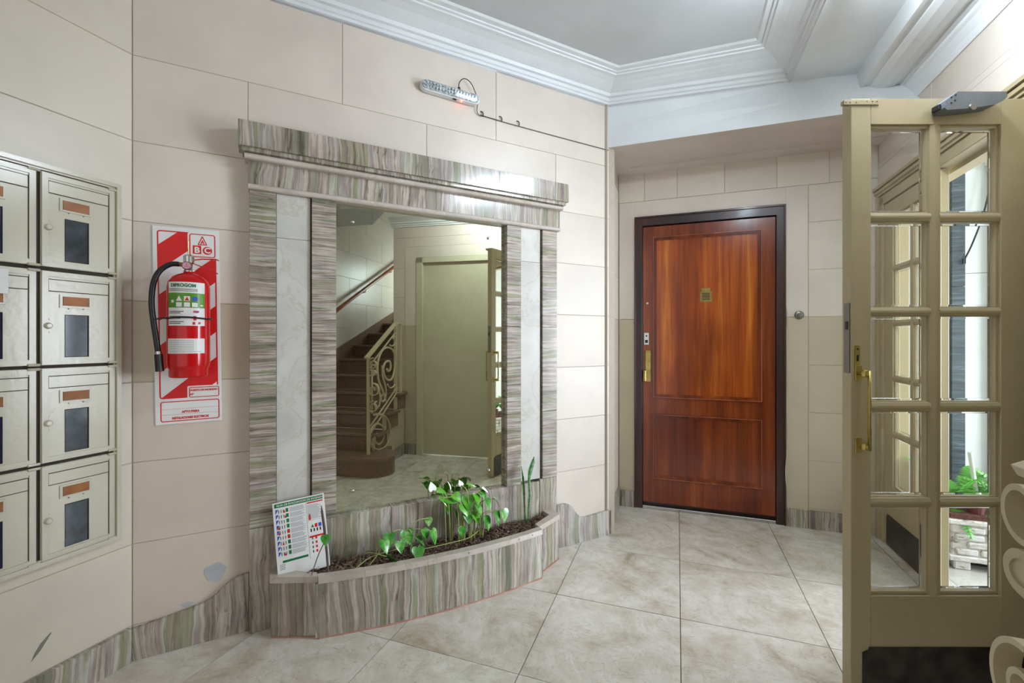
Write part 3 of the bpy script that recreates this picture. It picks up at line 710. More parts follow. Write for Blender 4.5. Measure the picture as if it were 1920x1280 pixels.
for lo, hi in ((247, 397), (540, 694), (838, 997), (1150, 1300)):
    p_ = clipf([(112, 84), (458, 84), (458, 1070), (112, 1070)], lo, hi)
    if p_: prism(bm, [(X(a), Z(b)) for a, b in p_], 'y', -.0049, -.0044)
part(sg, 'red_stripes', bm, M['sign_red'], kind='stuff')
bm = nb(); ring_frame(bm, Fx0, Fx1, Fz0, Fz1, .010, .0045, -.0050, -.0044); part(sg, 'red_border', bm, M['sign_red'])
bm = nb(); prism(bm, rrect(X(288), X(470), Z(240), Z(78), .01), 'y', -.0054, -.0044); part(sg, 'white_panel', bm, M['sign_white']); bm = nb(); prism(bm, rrect(X(272), X(476), Z(1085), Z(1002), .006), 'y', -.0054, -.0044)
part(sg, 'white_panel', bm, M['sign_white'])
bm = nb(); ring_frame(bm, X(298), X(458), Z(228), Z(88), .009, .0035, -.0059, -.0050); part(sg, 'red_border', bm, M['sign_red']); bm = nb(); ring_frame(bm, X(282), X(468), Z(1072), Z(1010), .006, .003, -.0059, -.0050); part(sg, 'red_border', bm, M['sign_red']); bm = nb()
ring_frame(bm, X(112), X(468), Z(1208), Z(1088), .008, .0035, -.0051, -.0044)
for y in (1135, 1168): box(bm, X(114), X(466), -.0049, -.0044, Z(y), Z(y)+.0008)
part(sg, 'red_border', bm, M['sign_red'])
bm = nb(); c_ = X(378)
for a, b in (((X(352), Z(152)), (X(378), Z(103))), ((X(378), Z(103)), (X(404), Z(152))), ((X(404), Z(152)), (X(352), Z(152)))):
    a = Vector(a); b = Vector(b); t_ = (b-a).normalized(); nn = Vector((-t_.y, t_.x))*.0016; a = a-t_*.001; b = b+t_*.001
    prism(bm, [tuple(a+nn), tuple(b+nn), tuple(b-nn), tuple(a-nn)], 'y', -.0060, -.0050)
part(sg, 'triangle_mark', bm, M['sign_red'])
bm = nb(); box(bm, X(318), X(370), -.0058, -.0050, Z(208), Z(158)); part(sg, 'square_mark', bm, M['sign_red'])
bm = nb(); lathe(bm, [(.0158, -.0050), (.0158, -.0058)], (X(408), 0, Z(186)), 28, 'y'); part(sg, 'round_mark', bm, M['sign_red'])
part(sg, 'lettering', text_bm('A', .024, X(378), -.0056, Z(149), 'CENTER', bold=.0006, wx=.8), M['sign_red'])
part(sg, 'lettering', text_bm('B', .032, X(344), -.0062, Z(201), 'CENTER', bold=.0012), M['sign_white'])
part(sg, 'lettering', text_bm('C', .030, X(408), -.0062, Z(200), 'CENTER', bold=.0012), M['sign_white'])
part(sg, 'lettering', text_bm('PUESTO DE INCENDIO', .0102, X(290), -.0060, Z(1034), bold=.0004, wx=.86), M['sign_red'])
part(sg, 'lettering', text_bm('Nº', .0102, X(290), -.0060, Z(1058), bold=.0004), M['sign_red'])
part(sg, 'lettering', text_bm('APTO PARA', .0125, X(290), -.0052, Z(1160), 'CENTER', bold=.0005, wx=.85), M['sign_red'])
part(sg, 'lettering', text_bm('INSTALACIONES ELECTRICAS', .0125, X(290), -.0052, Z(1195), 'CENTER', bold=.0005, wx=.72), M['sign_red'])

# fire extinguisher
EX, EY, ER = .185, -.088, .068
ex = thing('fire_extinguisher', 'red fire extinguisher with black hose hanging before the striped sign', 'extinguisher', FM, (EX, EY, 1.06))
bm = nb(); lathe(bm, [(.052, 1.062), (.059, 1.060), (.062, 1.066), (.062, 1.092), (.066, 1.098), (ER, 1.112), (ER, 1.395), (.064, 1.418), (.052, 1.436), (.034, 1.447), (.018, 1.452), (.016, 1.458)], (EX, EY, 0), 40)
part(ex, 'cylinder', bm, M['red'], smooth=True)
bm = nb(); lathe(bm, [(.0165, 1.452), (.0165, 1.462), (.012, 1.466), (.012, 1.49), (.017, 1.492), (.018, 1.515), (.012, 1.522), (.0, 1.524)], (EX, EY, 0), 20); box(bm, EX-.024, EX+.02, EY-.005, EY+.005, 1.460, 1.464)
vv = part(ex, 'valve', bm, M['chrome'], smooth=False)
bm = nb(); lathe(bm, [(.0155, -.012), (.0155, -.022), (.013, -.0245), (.0005, -.0245)], (EX-.004, EY, 1.478), 24, 'y'); gg = part(ex, 'pressure_gauge', bm, M['steel'])
bm = nb(); lathe(bm, [(.0125, -.0244), (.0125, -.0252), (.0005, -.0252)], (EX-.004, EY, 1.478), 24, 'y'); part(gg, 'dial', bm, M['pink'])
bm = nb(); box(bm, EX-.0045, EX-.0035, EY-.0258, EY-.025, 1.478, 1.487); box(bm, EX-.011, EX+.003, EY-.0256, EY-.025, 1.4745, 1.4755); part(gg, 'needle', bm, M['black'])
bm = nb(); strap(bm, [(EX+.005, EY, 1.500), (EX+.04, EY, 1.509), (EX+.085, EY, 1.512), (EX+.096, EY, 1.508)], (0, 1, 0), .014, .003); part(ex, 'carry_handle', bm, M['red'])
bm = nb(); strap(bm, [(EX+.005, EY, 1.492), (EX+.03, EY, 1.484), (EX+.06, EY, 1.473), (EX+.093, EY, 1.456)], (0, 1, 0), .014, .003); part(ex, 'squeeze_lever', bm, M['red'])
bm = nb(); tube(bm, [(EX-.002, EY+.01, 1.52), (EX-.004, EY+.012, 1.56), (EX-.001, EY+.018, 1.585)], .0012, 5); part(ex, 'safety_wire', bm, M['brass'])
bm = nb(); tube(bm, [(EX-.018, EY, 1.484), (EX-.042, EY-.001, 1.4835)], .0085, 10); part(ex, 'hose_ferrule', bm, M['copper'])
hp = smoothp([(EX-.03, EY-.002, 1.484), (EX-.055, EY-.006, 1.481), (EX-.085, EY-.012, 1.455), (EX-.103, EY-.016, 1.41), (EX-.109, EY-.018, 1.34), (EX-.103, EY-.022, 1.27), (EX-.094, EY-.024, 1.20), (EX-.089, EY-.024, 1.155)], 5)
bm = nb(); tube(bm, hp, .0095, 12); part(ex, 'hose', bm, M['rubber'], smooth=True)
bm = nb(); tube(bm, [(EX-.089, EY-.024, 1.158), (EX-.088, EY-.024, 1.146)], .0108, 12); part(ex, 'hose_clamp', bm, M['chrome'])
bm = nb(); tube(bm, [(EX-.088, EY-.024, 1.148), (EX-.084, EY-.024, 1.085)], [.0125, .0135], 12); part(ex, 'nozzle', bm, M['rubber'])
def cyl_patch(a0, a1, z0, z1, r, n_=14):
    bm = nb(); rings(bm, [[(EX+r*math.sin(math.radians(a0+(a1-a0)*k_/n_)), EY-r*math.cos(math.radians(a0+(a1-a0)*k_/n_)), z) for k_ in range(n_+1)] for z in (z0, z1)], closed=False, caps=False); return bm
def wrap(bm, r, xoff=0):
    for v in bm.verts:
        a = (v.co.x)/r; rr = r-v.co.y; v.co = Vector((EX+rr*math.sin(a), EY-rr*math.cos(a), v.co.z))
    return bm
part(ex, 'main_label', cyl_patch(-54, 52, 1.252, 1.412, ER+.0006), M['sign_white'], 'white and green instruction label')
part(ex, 'label_green_band', cyl_patch(-54, 52, 1.318, 1.372, ER+.0009), M['green'])
part(ex, 'lettering', wrap(text_bm('DIPROGOM', .017, -.052, 0, 1.394, bold=.0006, wx=.92), ER+.0012), M['dgreen'])
bm = nb()
for k_ in range(3):
    b2 = nb(); ring = cyl_patch(-50, 30, 1.386-k_*.004, 1.3875-k_*.004, ER+.001); ring.to_mesh(tmp := bpy.data.meshes.new('tmp')); bm.from_mesh(tmp); ring.free(); b2.free(); bpy.data.meshes.remove(tmp)
for k_ in range(3):
    for (a0, a1, dz) in ((-50, -6, 0), (-50, -14, -.006)):
        ring = cyl_patch(a0, a1, 1.303+dz-k_*.019, 1.3055+dz-k_*.019, ER+.001); ring.to_mesh(tmp := bpy.data.meshes.new('tmp')); bm.from_mesh(tmp); ring.free(); bpy.data.meshes.remove(tmp)
part(ex, 'small_print', bm, M['black'], kind='stuff')
def tri(bm, x, z, s_): return prism(bm, [(x-s_, z-s_), (x+s_, z-s_), (x, z+s_)], 'y', -.0006, 0)
bm = nb(); tri(bm, -.022, 1.352, .0095)
for x in (-.022, .003, .027): box(bm, x-.009, x+.009, -.0006, 0, 1.321, 1.337, 0)
box(bm, -.006, .012, -.0006, 0, 1.342, 1.360); box(bm, -.050, -.040, -.0006, 0, 1.336, 1.346); box(bm, .045, .055, -.0006, 0, 1.325, 1.33)
for v in bm.verts: pass
part(ex, 'white_symbols', wrap(bm, ER+.0011), M['sign_white'], kind='stuff')
bm = nb(); lathe(bm, [(.0085, 0), (.0085, -.0006)], (.027, 0, 1.351), 16, 'y'); box(bm, .028, .036, -.0006, 0, 1.299, 1.304); part(ex, 'blue_symbol', wrap(bm, ER+.0012), M['blue'])
bm = nb(); tri(bm, .003, 1.351, .007); box(bm, .022, .040, -.0006, 0, 1.300, 1.308); box(bm, .022, .032, -.0006, 0, 1.272, 1.288); box(bm, .038, .046, -.0006, 0, 1.258, 1.266); box(bm, .02, .028, -.0006, 0, 1.256, 1.266)
part(ex, 'red_symbols', wrap(bm, ER+.0013), M['sign_red'], kind='stuff')
part(ex, 'service_label', cyl_patch(-58, 52, 1.150, 1.205, ER+.0006), M['sign_white'], 'small white service sticker')
bm = nb()
for k_ in range(7):
    ring = cyl_patch(-50, 20 if k_ else 40, 1.156+k_*.0068, 1.1572+k_*.0068, ER+.001); ring.to_mesh(tmp := bpy.data.meshes.new('tmp')); bm.from_mesh(tmp); ring.free(); bpy.data.meshes.remove(tmp)
part(ex, 'service_print', bm, M['grey_ink'], kind='stuff')
bm = nb(); tube(bm, [(EX+(ER+.004)*math.cos(a)*1.0, EY+(ER+.004)*math.sin(a), 1.281+.002*math.sin(3*a)) for a in [2*PI*k_/32 for k_ in range(33)]], .0035, 6)
tube(bm, [(EX-.06, EY-.035, 1.281), (EX-.098, EY-.03, 1.275)], .003, 6)
part(ex, 'strap', bm, M['rubber'])
bm = nb(); box(bm, EX-.012, EX+.012, EY+.06, -.0055, 1.40, 1.44); part(ex, 'wall_bracket', bm, M['steel'])

# ------------------------------------------------------------------ mailbox bank on the left wall
mb = thing('mailbox_bank', 'cream painted bank of metal mailboxes built into the left wall', 'mailboxes', FL, (-.35, 0, .475))
cols = 4; CP = .214; xr = -.058
ytop = [1.743, 1.424, 1.108, .792]; RH = .306
bm = nb(); X0 = xr-cols*CP-.01
ring_frame(bm, X0-.012, -.046, .474, 1.766, .002, .014, -.020, -.0006)
part(mb, 'outer_frame', bm, M['box_paint'])
bm = nb(); ring_frame(bm, X0+.003, -.060, .488, 1.752, .001, .006, -.012, -.0006); part(mb, 'inner_frame', bm, M['box_paint'])
part(mb, 'carcass', bx(X0, -.062, -.004, -.0006, .48, 1.76), M['gap'])
def mailbox_door(ci, ri):
    x1 = xr-.004-ci*CP-(.0); x0 = x1-CP+.010; z1 = ytop[ri]; z0 = z1-RH
    d_ = bx(x0, x1, -.010, -.004, z0, z1, bev=.001)
    door = part(mb, 'door', d_, M['box_paint'])
    bm = nb(); ring_frame(bm, x0+.002, x1-.002, z0+.002, z1-.002, .001, .016, -.0135, -.0095); part(door, 'door_rim', bm, M['box_paint'])
    bm = nb(); box(bm, x0+.019, x1-.021, -.0125, -.0098, z1-.064, z1-.0275, bev=.0008); part(door, 'letter_flap', bm, M['box_paint'])
    part(door, 'flap_gap', bx(x0+.019, x1-.019, -.0104, -.0098, z1-.0665, z1-.0642), M['gap'])
    part(door, 'flap_gap', bx(x0+.019, x1-.019, -.0104, -.0098, z1-.0273, z1-.025), M['gap'])
    part(door, 'flap_gap', bx(x1-.0205, x1-.0185, -.0104, -.0098, z0+.02, z1-.025), M['gap'])
    cx = x0+.093
    bm = nb(); ring_frame(bm, cx-.046, cx+.040, z1-.117, z1-.074, .001, .006, -.0135, -.0098); part(door, 'card_holder', bm, M['box_paint'])
    cp = part(door, 'name_plate', bx(cx-.036, cx+.034, -.0125, -.0098, z1-.110, z1-.080), M['copper'])
    bm = nb()
    for xx, zz in ((cx-.043, z1-.0765), (cx+.037, z1-.0765), (cx-.022, z1-.120), (cx+.018, z1-.120)): lathe(bm, [(.002, -.0098), (.002, -.0115), (.0004, -.0122)], (xx, 0, zz), 8, 'y')
    part(door, 'rivet', bm, M['steel'])
    part(door, 'window_recess', bx(cx-.032, cx+.034, -.0106, -.0096, z1-.282, z1-.140), M['dark'])
    part(door, 'window_pane', bx(cx-.031, cx+.029, -.0116, -.0106, z1-.280, z1-.142), M['box_glass_blue' if ci == 1 else 'box_glass'])
    bm = nb(); lathe(bm, [(.0105, -.0095), (.0105, -.016), (.0085, -.018), (.0085, -.022), (.006, -.0235), (.0005, -.0235)], (x0+.017, 0, z1-.178), 18, 'y'); kn = part(door, 'lock_cylinder', bm, M['box_paint'], smooth=False)
    bm = nb()
    for dz in (-.021, .021): lathe(bm, [(.0045, -.0096), (.0045, -.0108), (.0025, -.0118), (.0004, -.012)], (x0+.017, 0, z1-.178+dz), 10, 'y')
    part(door, 'lock_screw', bm, M['box_paint'])
    for zz in (z1-.002, z0+.002):
        bm = nb(); tube(bm, [(x1-.022, -.0145, zz), (x1+.006, -.0145, zz)], .0045, 8); part(door, 'hinge', bm, M['box_paint'])
    return door
for ci in range(cols):
    for ri in range(4): mailbox_door(ci, ri)
pn = bx(-.395, -.343, -.0165, -.0155, 1.34, 1.415)
mono('paper_note', pn, M['sign_white'], FL, (-.37, -.016, 1.34), 'small pale paper note stuck on a mailbox at the left edge', 'note')

# ------------------------------------------------------------------ wooden apartment door
d1 = thing('door_1', 'varnished reddish wooden two-panel door in a dark frame at the back', 'door', FD, (.6, 0, 0), kind='structure')
bm = nb()
for x0, x1 in ((.112, .166), (1.006, 1.06)): box(bm, x0, x1, -.008, .12, 0, 2.02, bev=.002)
box(bm, .112, 1.06, -.008, .12, 2.012, 2.078, bev=.002)
df = part(d1, 'door_frame', bm, M['wood_dark'])
bm = nb()
for x0, x1 in ((.112, .122), (1.05, 1.06)): box(bm, x0, x1, -.016, -.007, 0, 2.078, bev=.002)
box(bm, .112, 1.06, -.016, -.007, 2.066, 2.078, bev=.002); part(df, 'frame_bead', bm, M['wood_dark'])
part(d1, 'door_stop', bx(.166, 1.006, .05, .10, 0, 2.012), M['wood_dark'])
bm = nb(); box(bm, .170, .2415, .004, .045, .048, 2.004); box(bm, .9215, 1.002, .004, .045, .048, 2.004)
sts = part(d1, 'door_stile', bm, M['wood2'])
bm = nb(); box(bm, .2415, .9215, .004, .045, 1.925, 2.004); box(bm, .2415, .9215, .004, .045, .672, .795); box(bm, .2415, .9215, .004, .045, .048, .222)
part(d1, 'door_rail', bm, M['wood2'])
for z0, z1, m_ in ((.795, 1.925, 'wood'), (.222, .672, 'wood2')):
    pn_ = part(d1, 'door_panel', bx(.2415, .9215, .013, .040, z0, z1), M[m_])
    bm = nb(); ring_frame(bm, .2375, .9255, z0-.004, z1+.004, .001, .008, -.007, .012); ring_frame(bm, .2455, .9175, z0+.004, z1-.004, .001, .008, -.001, .0135); ring_frame(bm, .2535, .9095, z0+.012, z1-.012, .001, .009, .007, .0135)
    part(pn_, 'panel_moulding', bm, M['wood2']); bm = nb(); ring_frame(bm, .2400, .9230, z0-.0015, z1+.0015, .001, .0028, -.0082, -.0065); part(pn_, 'painted_edge_highlight', bm, M['wood_edge'])  # thin pale ring: moulding highlight put into the colour
bm = nb(); pr_ = [(.548, 1.462), (.622, 1.462), (.622, 1.532), (.612, 1.532), (.612, 1.555), (.556, 1.555), (.556, 1.532), (.548, 1.532)]
prism(bm, pr_, 'y', .0085, .0135); pp = part(d1, 'brass_plate', bm, M['brass'], 'stepped brass plate with dark slats')
bm = nb()
for k_ in range(5): box(bm, .561, .609, .0075, .0088, 1.474+k_*.0105, 1.479+k_*.0105)
part(pp, 'plate_slat', bm, M['black'])
bm = nb(); prism(bm, [(.572, 1.532), (.596, 1.532), (.590, 1.54), (.587, 1.552), (.581, 1.552), (.578, 1.54)], 'y', .0072, .0086); part(pp, 'plate_letter', bm, M['brass'])
bm = nb(); box(bm, .176, .212, -.002, .005, 1.165, 1.252, bev=.002); lk = part(d1, 'deadlock', bm, M['chrome'])
bm = nb(); box(bm, .184, .204, -.0035, -.0015, 1.178, 1.200); lathe(bm, [(.006, -.0015), (.006, -.005), (.0005, -.005)], (.194, 0, 1.228), 14, 'y'); part(lk, 'keyhole', bm, M['black'])
bm = nb(); box(bm, .185, .226, -.004, .005, .900, 1.128, bev=.003); hp_ = part(d1, 'handle_plate', bm, M['brass'])
bm = nb(); box(bm, .174, .192, -.022, -.003, .905, .985, bev=.004); lathe(bm, [(.007, -.004), (.007, -.008), (.0005, -.008)], (.206, 0, 1.02), 14, 'y'); part(hp_, 'latch_knob', bm, M['brass'])
bm = nb(); lathe(bm, [(.008, .005), (.008, -.001), (.005, -.004), (.0005, -.004)], (.200, 0, 1.46), 14, 'y'); part(d1, 'peephole', bm, M['pale_stone'])
bm = nb(); box(bm, .166, 1.006, -.006, .11, .0, .022, bev=.003); part(d1, 'threshold', bm, M['chrome'], 'worn metal threshold strip')
bm = nb(); lathe(bm, [(.026, 0), (.026, -.008), (.022, -.013), (.013, -.016), (.0125, -.021), (.0005, -.0215)], (1.134, -.004, 1.36), 26, 'y')
mono('door_bell', bm, M['steel'], FD, (1.134, -.004, 1.36), 'round bronze bell push on the wall right of the wooden door', 'bell')
bm = nb(); tube(bm, smoothp([(1.060, -.018, 1.41), (1.066, -.018, 1.34), (1.062, -.018, 1.2), (1.067, -.018, 1.0), (1.063, -.018, .8), (1.068, -.018, .6), (1.062, -.019, .45), (1.056, -.02, .35), (1.064, -.02, .22), (1.07, -.02, .10)], 5), .003, 6)
mono('bell_wire', bm, M['pale_stone'], FD, (1.064, -.018, .3), 'thin pale wire hanging down the right side of the wooden door frame', 'wire', smooth=True)

# ------------------------------------------------------------------ lift door seen in the mirror
d3 = thing('door_3', 'plain cream flush door in the right wall, seen in the mirror', 'door', FR, (-.4, 0, 0), kind='structure')
bm = nb(); box(bm, -.004, .068, -.012, .05, 0, 2.057, bev=.003); box(bm, -.92, -.85, -.012, .05, 0, 2.057, bev=.003); box(bm, -.92, .068, -.012, .05, 2.003, 2.057, bev=.003)
part(d3, 'door_frame', bm, M['lift'])
part(d3, 'door_leaf', bx(-.849, -.005, .018, .05, .006, 2.002), M['lift'])
bm = nb(); tube(bm, [(-.80, .018, 1.13), (-.80, -.012, 1.13), (-.80, -.012, .96), (-.80, .018, .96)], .005, 8); part(d3, 'pull_handle', bm, M['brass'])

# ------------------------------------------------------------------ glazed doors
ROWS = [(1.906, 1.624), (1.592, 1.309), (1.279, .995), (.962, .678), (.644, .362)]
def pane_bm(x0, x1, z0, z1, y0, y1, bv=.011):
    bm = nb()
    def face(pts, mi):
        f = bm.faces.new([bm.verts.new(p) for p in pts]); f.material_index = mi
    ym = (y0+y1)/2
    o = [(x0, z0), (x1, z0), (x1, z1), (x0, z1)]; i = [(x0+bv, z0+bv), (x1-bv, z0+bv), (x1-bv, z1-bv), (x0+bv, z1-bv)]
    vo0 = [bm.verts.new((p[0], ym-.0012, p[1])) for p in o]; vi0 = [bm.verts.new((p[0], y0, p[1])) for p in i]
    vo1 = [bm.verts.new((p[0], y1, p[1])) for p in o]; vi1 = [bm.verts.new((p[0], y1, p[1])) for p in i]
    for k_ in range(4):
        j = (k_+1) % 4
        for q_ in ((vo0[k_], vo0[j], vi0[j], vi0[k_]), (vo1[k_], vi1[k_], vi1[j], vo1[j]), (vo0[k_], vo1[k_], vo1[j], vo0[j])):
            bm.faces.new(q_).material_index = 1
    # flat centre: a single sheet
    c_ = [bm.verts.new((p[0], y0, p[1])) for p in i]; bm.faces.new(c_).material_index = 0
    bmesh.ops.recalc_face_normals(bm, faces=[f for f in bm.faces if f.material_index == 1])
    return bm
def glazed_leaf(t_, wd_, th, flip, kick=True):
    """leaf in its own frame: x from 0 (free edge) to wd_, y 0..th"""
    g = (lambda x: wd_-x) if flip else (lambda x: x)
    rs_ = wd_-.155  # hinge stile start
    pw = .185; c1 = (.073, .073+pw); c2 = (.304, .304+pw)
    bm = nb(); box(bm, g(0), g(.066), 0, th, .008, 1.998, bev=.0015); part(t_, 'lock_stile', bm, M['cream_frame'])
    bm = nb(); box(bm, g(.496), g(wd_), 0, th, .008, 1.998, bev=.0015); part(t_, 'hinge_stile', bm, M['cream_frame'])
    bm = nb(); box(bm, g(.066), g(.496), 0, th, 1.914, 1.998); part(t_, 'top_rail', bm, M['cream_frame'])
    bm = nb(); box(bm, g(.066), g(.496), 0, th, .008, .352); part(t_, 'bottom_rail', bm, M['cream_frame'])
    def bar(bm, x0, x1, z0, z1, vert):
        if vert: pts = [(x0, th/2-.004), (x0+.004, .004), ((x0+x1)/2-.003, 0), ((x0+x1)/2+.003, 0), (x1-.004, .004), (x1, th/2-.004), (x1, th/2+.004), (x1-.004, th-.004), (x0+.004, th-.004), (x0, th/2+.004)]; prism(bm, pts, 'z', z0, z1)
        else: pts = [(th/2-.004, z0), (.004, z0+.004), (0, (z0+z1)/2-.003), (0, (z0+z1)/2+.003), (.004, z1-.004), (th/2-.004, z1), (th/2+.004, z1), (th-.004, z1-.004), (th-.004, z0+.004), (th/2+.004, z0)]; prism(bm, pts, 'x', x0, x1)
    a, b = sorted((g(.258), g(.304)))
    bm = nb(); bar(bm, a+.002, b-.002, .352, 1.914, True); part(t_, 'upright_bar', bm, M['cream_frame'])
    for r0, r1 in zip(ROWS[:-1], ROWS[1:]):
        for c in (c1, c2):
            a, b = sorted((g(c[0]-.008), g(c[1]+.008))); bm = nb(); bar(bm, a, b, r1[0]-.001, r0[1]+.001, False); part(t_, 'cross_bar', bm, M['cream_frame'])
    # sloped beads round every pane
    for r in ROWS:
        for c in (c1, c2):
            a, b = sorted((g(c[0]), g(c[1])))
            bm = nb(); ring_frame(bm, a-.009, b+.009, r[1]-.008, r[0]+.008, .001, .0095, .010, th-.010); bd = part(t_, 'glazing_bead', bm, M['cream_frame'])
            part(t_, 'glass_pane', pane_bm(a-.002, b+.002, r[1]-.002, r[0]+.002, th/2+.003, th/2+.0075), [M['glass'], M['bevel']])
    if kick:
        a, b = sorted((g(.037), g(wd_-.03)))
        pts = [(a, .012), (b, .012), (b, .17), (b-.008, .17), (b-.008, .185), (a+.022, .185), (a+.020, .176), (a, .168)]
        for y0, y1 in ((-.003, .001), (th-.001, th+.003)):
            bm = nb(); prism(bm, pts, 'y', y0, y1); part(t_, 'kick_plate', bm, M['kick'])
TH = .041
d2 = thing('door_2', 'open cream glazed door leaf with bevelled panes at the right', 'door', FG, (0, 0, 0), kind='structure')
glazed_leaf(d2, .645, TH, False)
bm = nb(); box(bm, -.003, .012, .004, .014, 1.09, 1.322); box(bm, -.0025, .0005, .012, .030, 1.09, 1.322); sp_ = part(d2, 'lock_strike', bm, M['steel'], 'dull steel lock face plate on the edge')
bm = nb(); box(bm, -.0042, -.0028, .010, .022, 1.235, 1.262); part(sp_, 'latch_hole', bm, M['black'])
bm = nb(); prism(bm, rrect(.011, .028, 1.105, 1.182, .006), 'y', -.003, .001); cp_ = part(d2, 'keyhole_plate', bm, M['brass'])
bm = nb(); box(bm, .0165, .0225, -.0042, -.0028, 1.13, 1.15); lathe(bm, [(.003, -.003), (.003, -.0045), (.0005, -.0045)], (.0195, 0, 1.17), 8, 'y'); part(cp_, 'keyhole', bm, M['black'])
for sgn, yy in ((-1, 0), (1, TH)):
    bm = nb(); y = lambda d_: yy+sgn*d_; hx = 0 if sgn < 0 else .016
    for zz in (1.09, .853): box(bm, .012+hx, .034+hx, y(0), y(.004), zz-.025, zz+.025, bev=.001); tube(bm, [(.024+hx, y(.003), zz), (.024+hx, y(.030), zz), (.029+hx, y(.038), zz)], .0065, 10); box(bm, .016+hx, .030+hx, y(.022), y(.036), zz-.012, zz+.012, bev=.003)
    h_ = part(d2, 'pull_handle', bm, M['brass']); bm = nb(); tube(bm, [(.033+hx, y(.036), 1.10), (.033+hx, y(.036), .842)], .0052, 12); part(h_, 'grip_bar', bm, M['brass'], smooth=True)
bm = nb(); box(bm, -.026, .090, -.004, .0, 1.976, 1.992, bev=.0008); box(bm, -.026, -.001, -.003, .012, 1.978, 1.991); fl_ = part(d2, 'flush_bolt_plate', bm, M['cream_frame'])
bm = nb()
for x in (-.02, -.006, .014, .05, .068, .083):
    lathe(bm, [(.002, -.004), (.002, -.0052), (.0004, -.0056)], (x, 0, 1.984+(.003 if x > .04 else 0)), 8, 'y'); part(fl_, 'screw', bm, M['steel']); bm = nb()
bm = nb(); prism(bm, [(.266, 1.945), (.270, 1.968), (.310, 1.997), (.466, 1.997), (.468, 1.980), (.455, 1.968), (.43, 1.955), (.35, 1.944), (.275, 1.938)], 'y', -.045, -.001)
cl = part(d2, 'closer_body', bm, M['closer'], 'grey slanted overhead door closer casing')
bm = nb(); lathe(bm, [(.012, -.045), (.010, -.050), (.0005, -.050)], (.355, 0, 1.946), 16, 'y'); lathe(bm, [(.014, -.02), (.014, .001)], (.355, -.025, 1.999), 16, 'z'); part(cl, 'closer_spindle', bm, M['steel'])
bm = nb()
for x, z in ((.288, 1.978), (.288, 1.960), (.302, 1.985), (.300, 1.968)): lathe(bm, [(.003, -.0445), (.003, -.0462), (.0005, -.0462)], (x, 0, z), 10, 'y')
box(bm, .258, .268, -.034, -.006, 1.944, 1.964, bev=.003); part(cl, 'adjusting_screw', bm, M['black'])
bm = nb()
for z in (.14, .55, 1.35, 1.85): tube(bm, [(.652, .02, z-.05), (.652, .02, z+.05)], .008, 8); part(d2, 'hinge', bm, M['cream_frame']); bm = nb()

# frame of the glazed doorway in the right wall
df2 = thing('door_frame_glazed', 'cream painted wooden frame around the glazed doorway', 'door frame', FR, (-1.7, 0, 0), kind='structure')
bm = nb(); box(bm, -1.11, -1.06, -.008, .12, 0, 2.05, bev=.002); box(bm, -2.42, -2.37, -.008, .12, 0, 2.05, bev=.002); box(bm, -2.42, -1.06, -.008, .12, 2.004, 2.06, bev=.002); part(df2, 'frame_post', bm, M['cream_frame'])
bm = nb()
for d_, o_ in ((0, .016), (.016, .024), (.038, .032)):
    z0 = 2.062+d_; box(bm, -2.453, -1.0, -o_, -.004, z0, z0+(.017 if d_ < .03 else .016))
for x0, x1 in ((-2.451, -2.42), (-1.06, -1.004)): box(bm, x0, x1, -.018, -.002, 0, 2.062)
part(df2, 'architrave', bm, M['cream_frame'])
part(df2, 'door_stop', bx(-2.42, -1.06, .06, .12, 1.985, 2.004), M['cream_frame'])

# the shut leaf of the pair
d4 = thing('door_4', 'shut cream glazed door leaf beyond the open one', 'door', frame(R0+A*1.765+B*.0, A, B), (0, 0, 0), kind='structure')
glazed_leaf(d4, .602, .034, False)
bm = nb()
for z in (.6, 1.55): lathe(bm, [(.005, -.08), (.005, -.07), (.009, -.07), (.009, .07), (.005, .07), (.005, .08)], (.612, -.006, z), 10); part(d4, 'hinge', bm, M['cream_frame']); bm = nb()
bm = nb(); box(bm, -.012, .012, -.006, .001, .01, 1.99, bev=.002); part(d4, 'meeting_strip', bm, M['cream_frame'])

# ------------------------------------------------------------------ entrance hall beyond
mono('floor_hall', bx(.13, 3.2, -.2, 3.4, -.06, -.004), M['grout'], FF, (0, 0, 0), kind='structure')
fh = bpy.data.objects['floor_hall']
HT = .40
for i in range(7):
    for j in range(8):
        x0 = .13+i*HT; y0 = .2+j*HT
        part(fh, 'floor_tile', bx(x0+.001, x0+HT-.001, y0+.001, y0+HT-.001, -.004, 0), M['slate' if (i+j) % 2 else 'mw'])
whl = mono('wall_hall', bx(.10, 3.2, 3.03, 3.13, 0, 3.1), M['hall_white'], FF, (0, 0, 0), kind='structure')
for x0, x1, m_, th_ in ((.13, .27, 'slate', .02), (.42, .46, 'slate', .02), (.597, .668, 'slate', .03), (.806, .90, 'slate', .03), (1.2, 1.3, 'slate', .03)):
    for a, b in ((0, .78), (.78, 1.56), (1.56, 2.32)):
        part(whl, 'marble_slab', bx(x0, x1, 3.03-th_, 3.031, a+.001, b-.001, bev=.001), M[m_])
bm = nb()
for x0, x1 in ((.12, .28), (.585, .68), (.79, .91)): box(bm, x0, x1, 2.985, 3.031, 2.32, 2.36, bev=.004); box(bm, x0-.012, x1+.012, 2.97, 3.031, 2.36, 2.43, bev=.006)
part(whl, 'capital', bm, M['hall_white'])
part(whl, 'panel_joint', bx(.668, .806, 3.0285, 3.031, 1.648, 1.652), M['grey_ink'])
mono('wall_hall_near', bx(.13, 3.2, -.2, -.1, 0, 3.1), M['hall_white'], FF, (0, 0, 0), kind='structure')
mono('ceiling_hall', bx(.13, 3.2, -.2, 3.1, 3.0, 3.1), M['hall_white'], FF, (0, 0, 0), kind='structure')
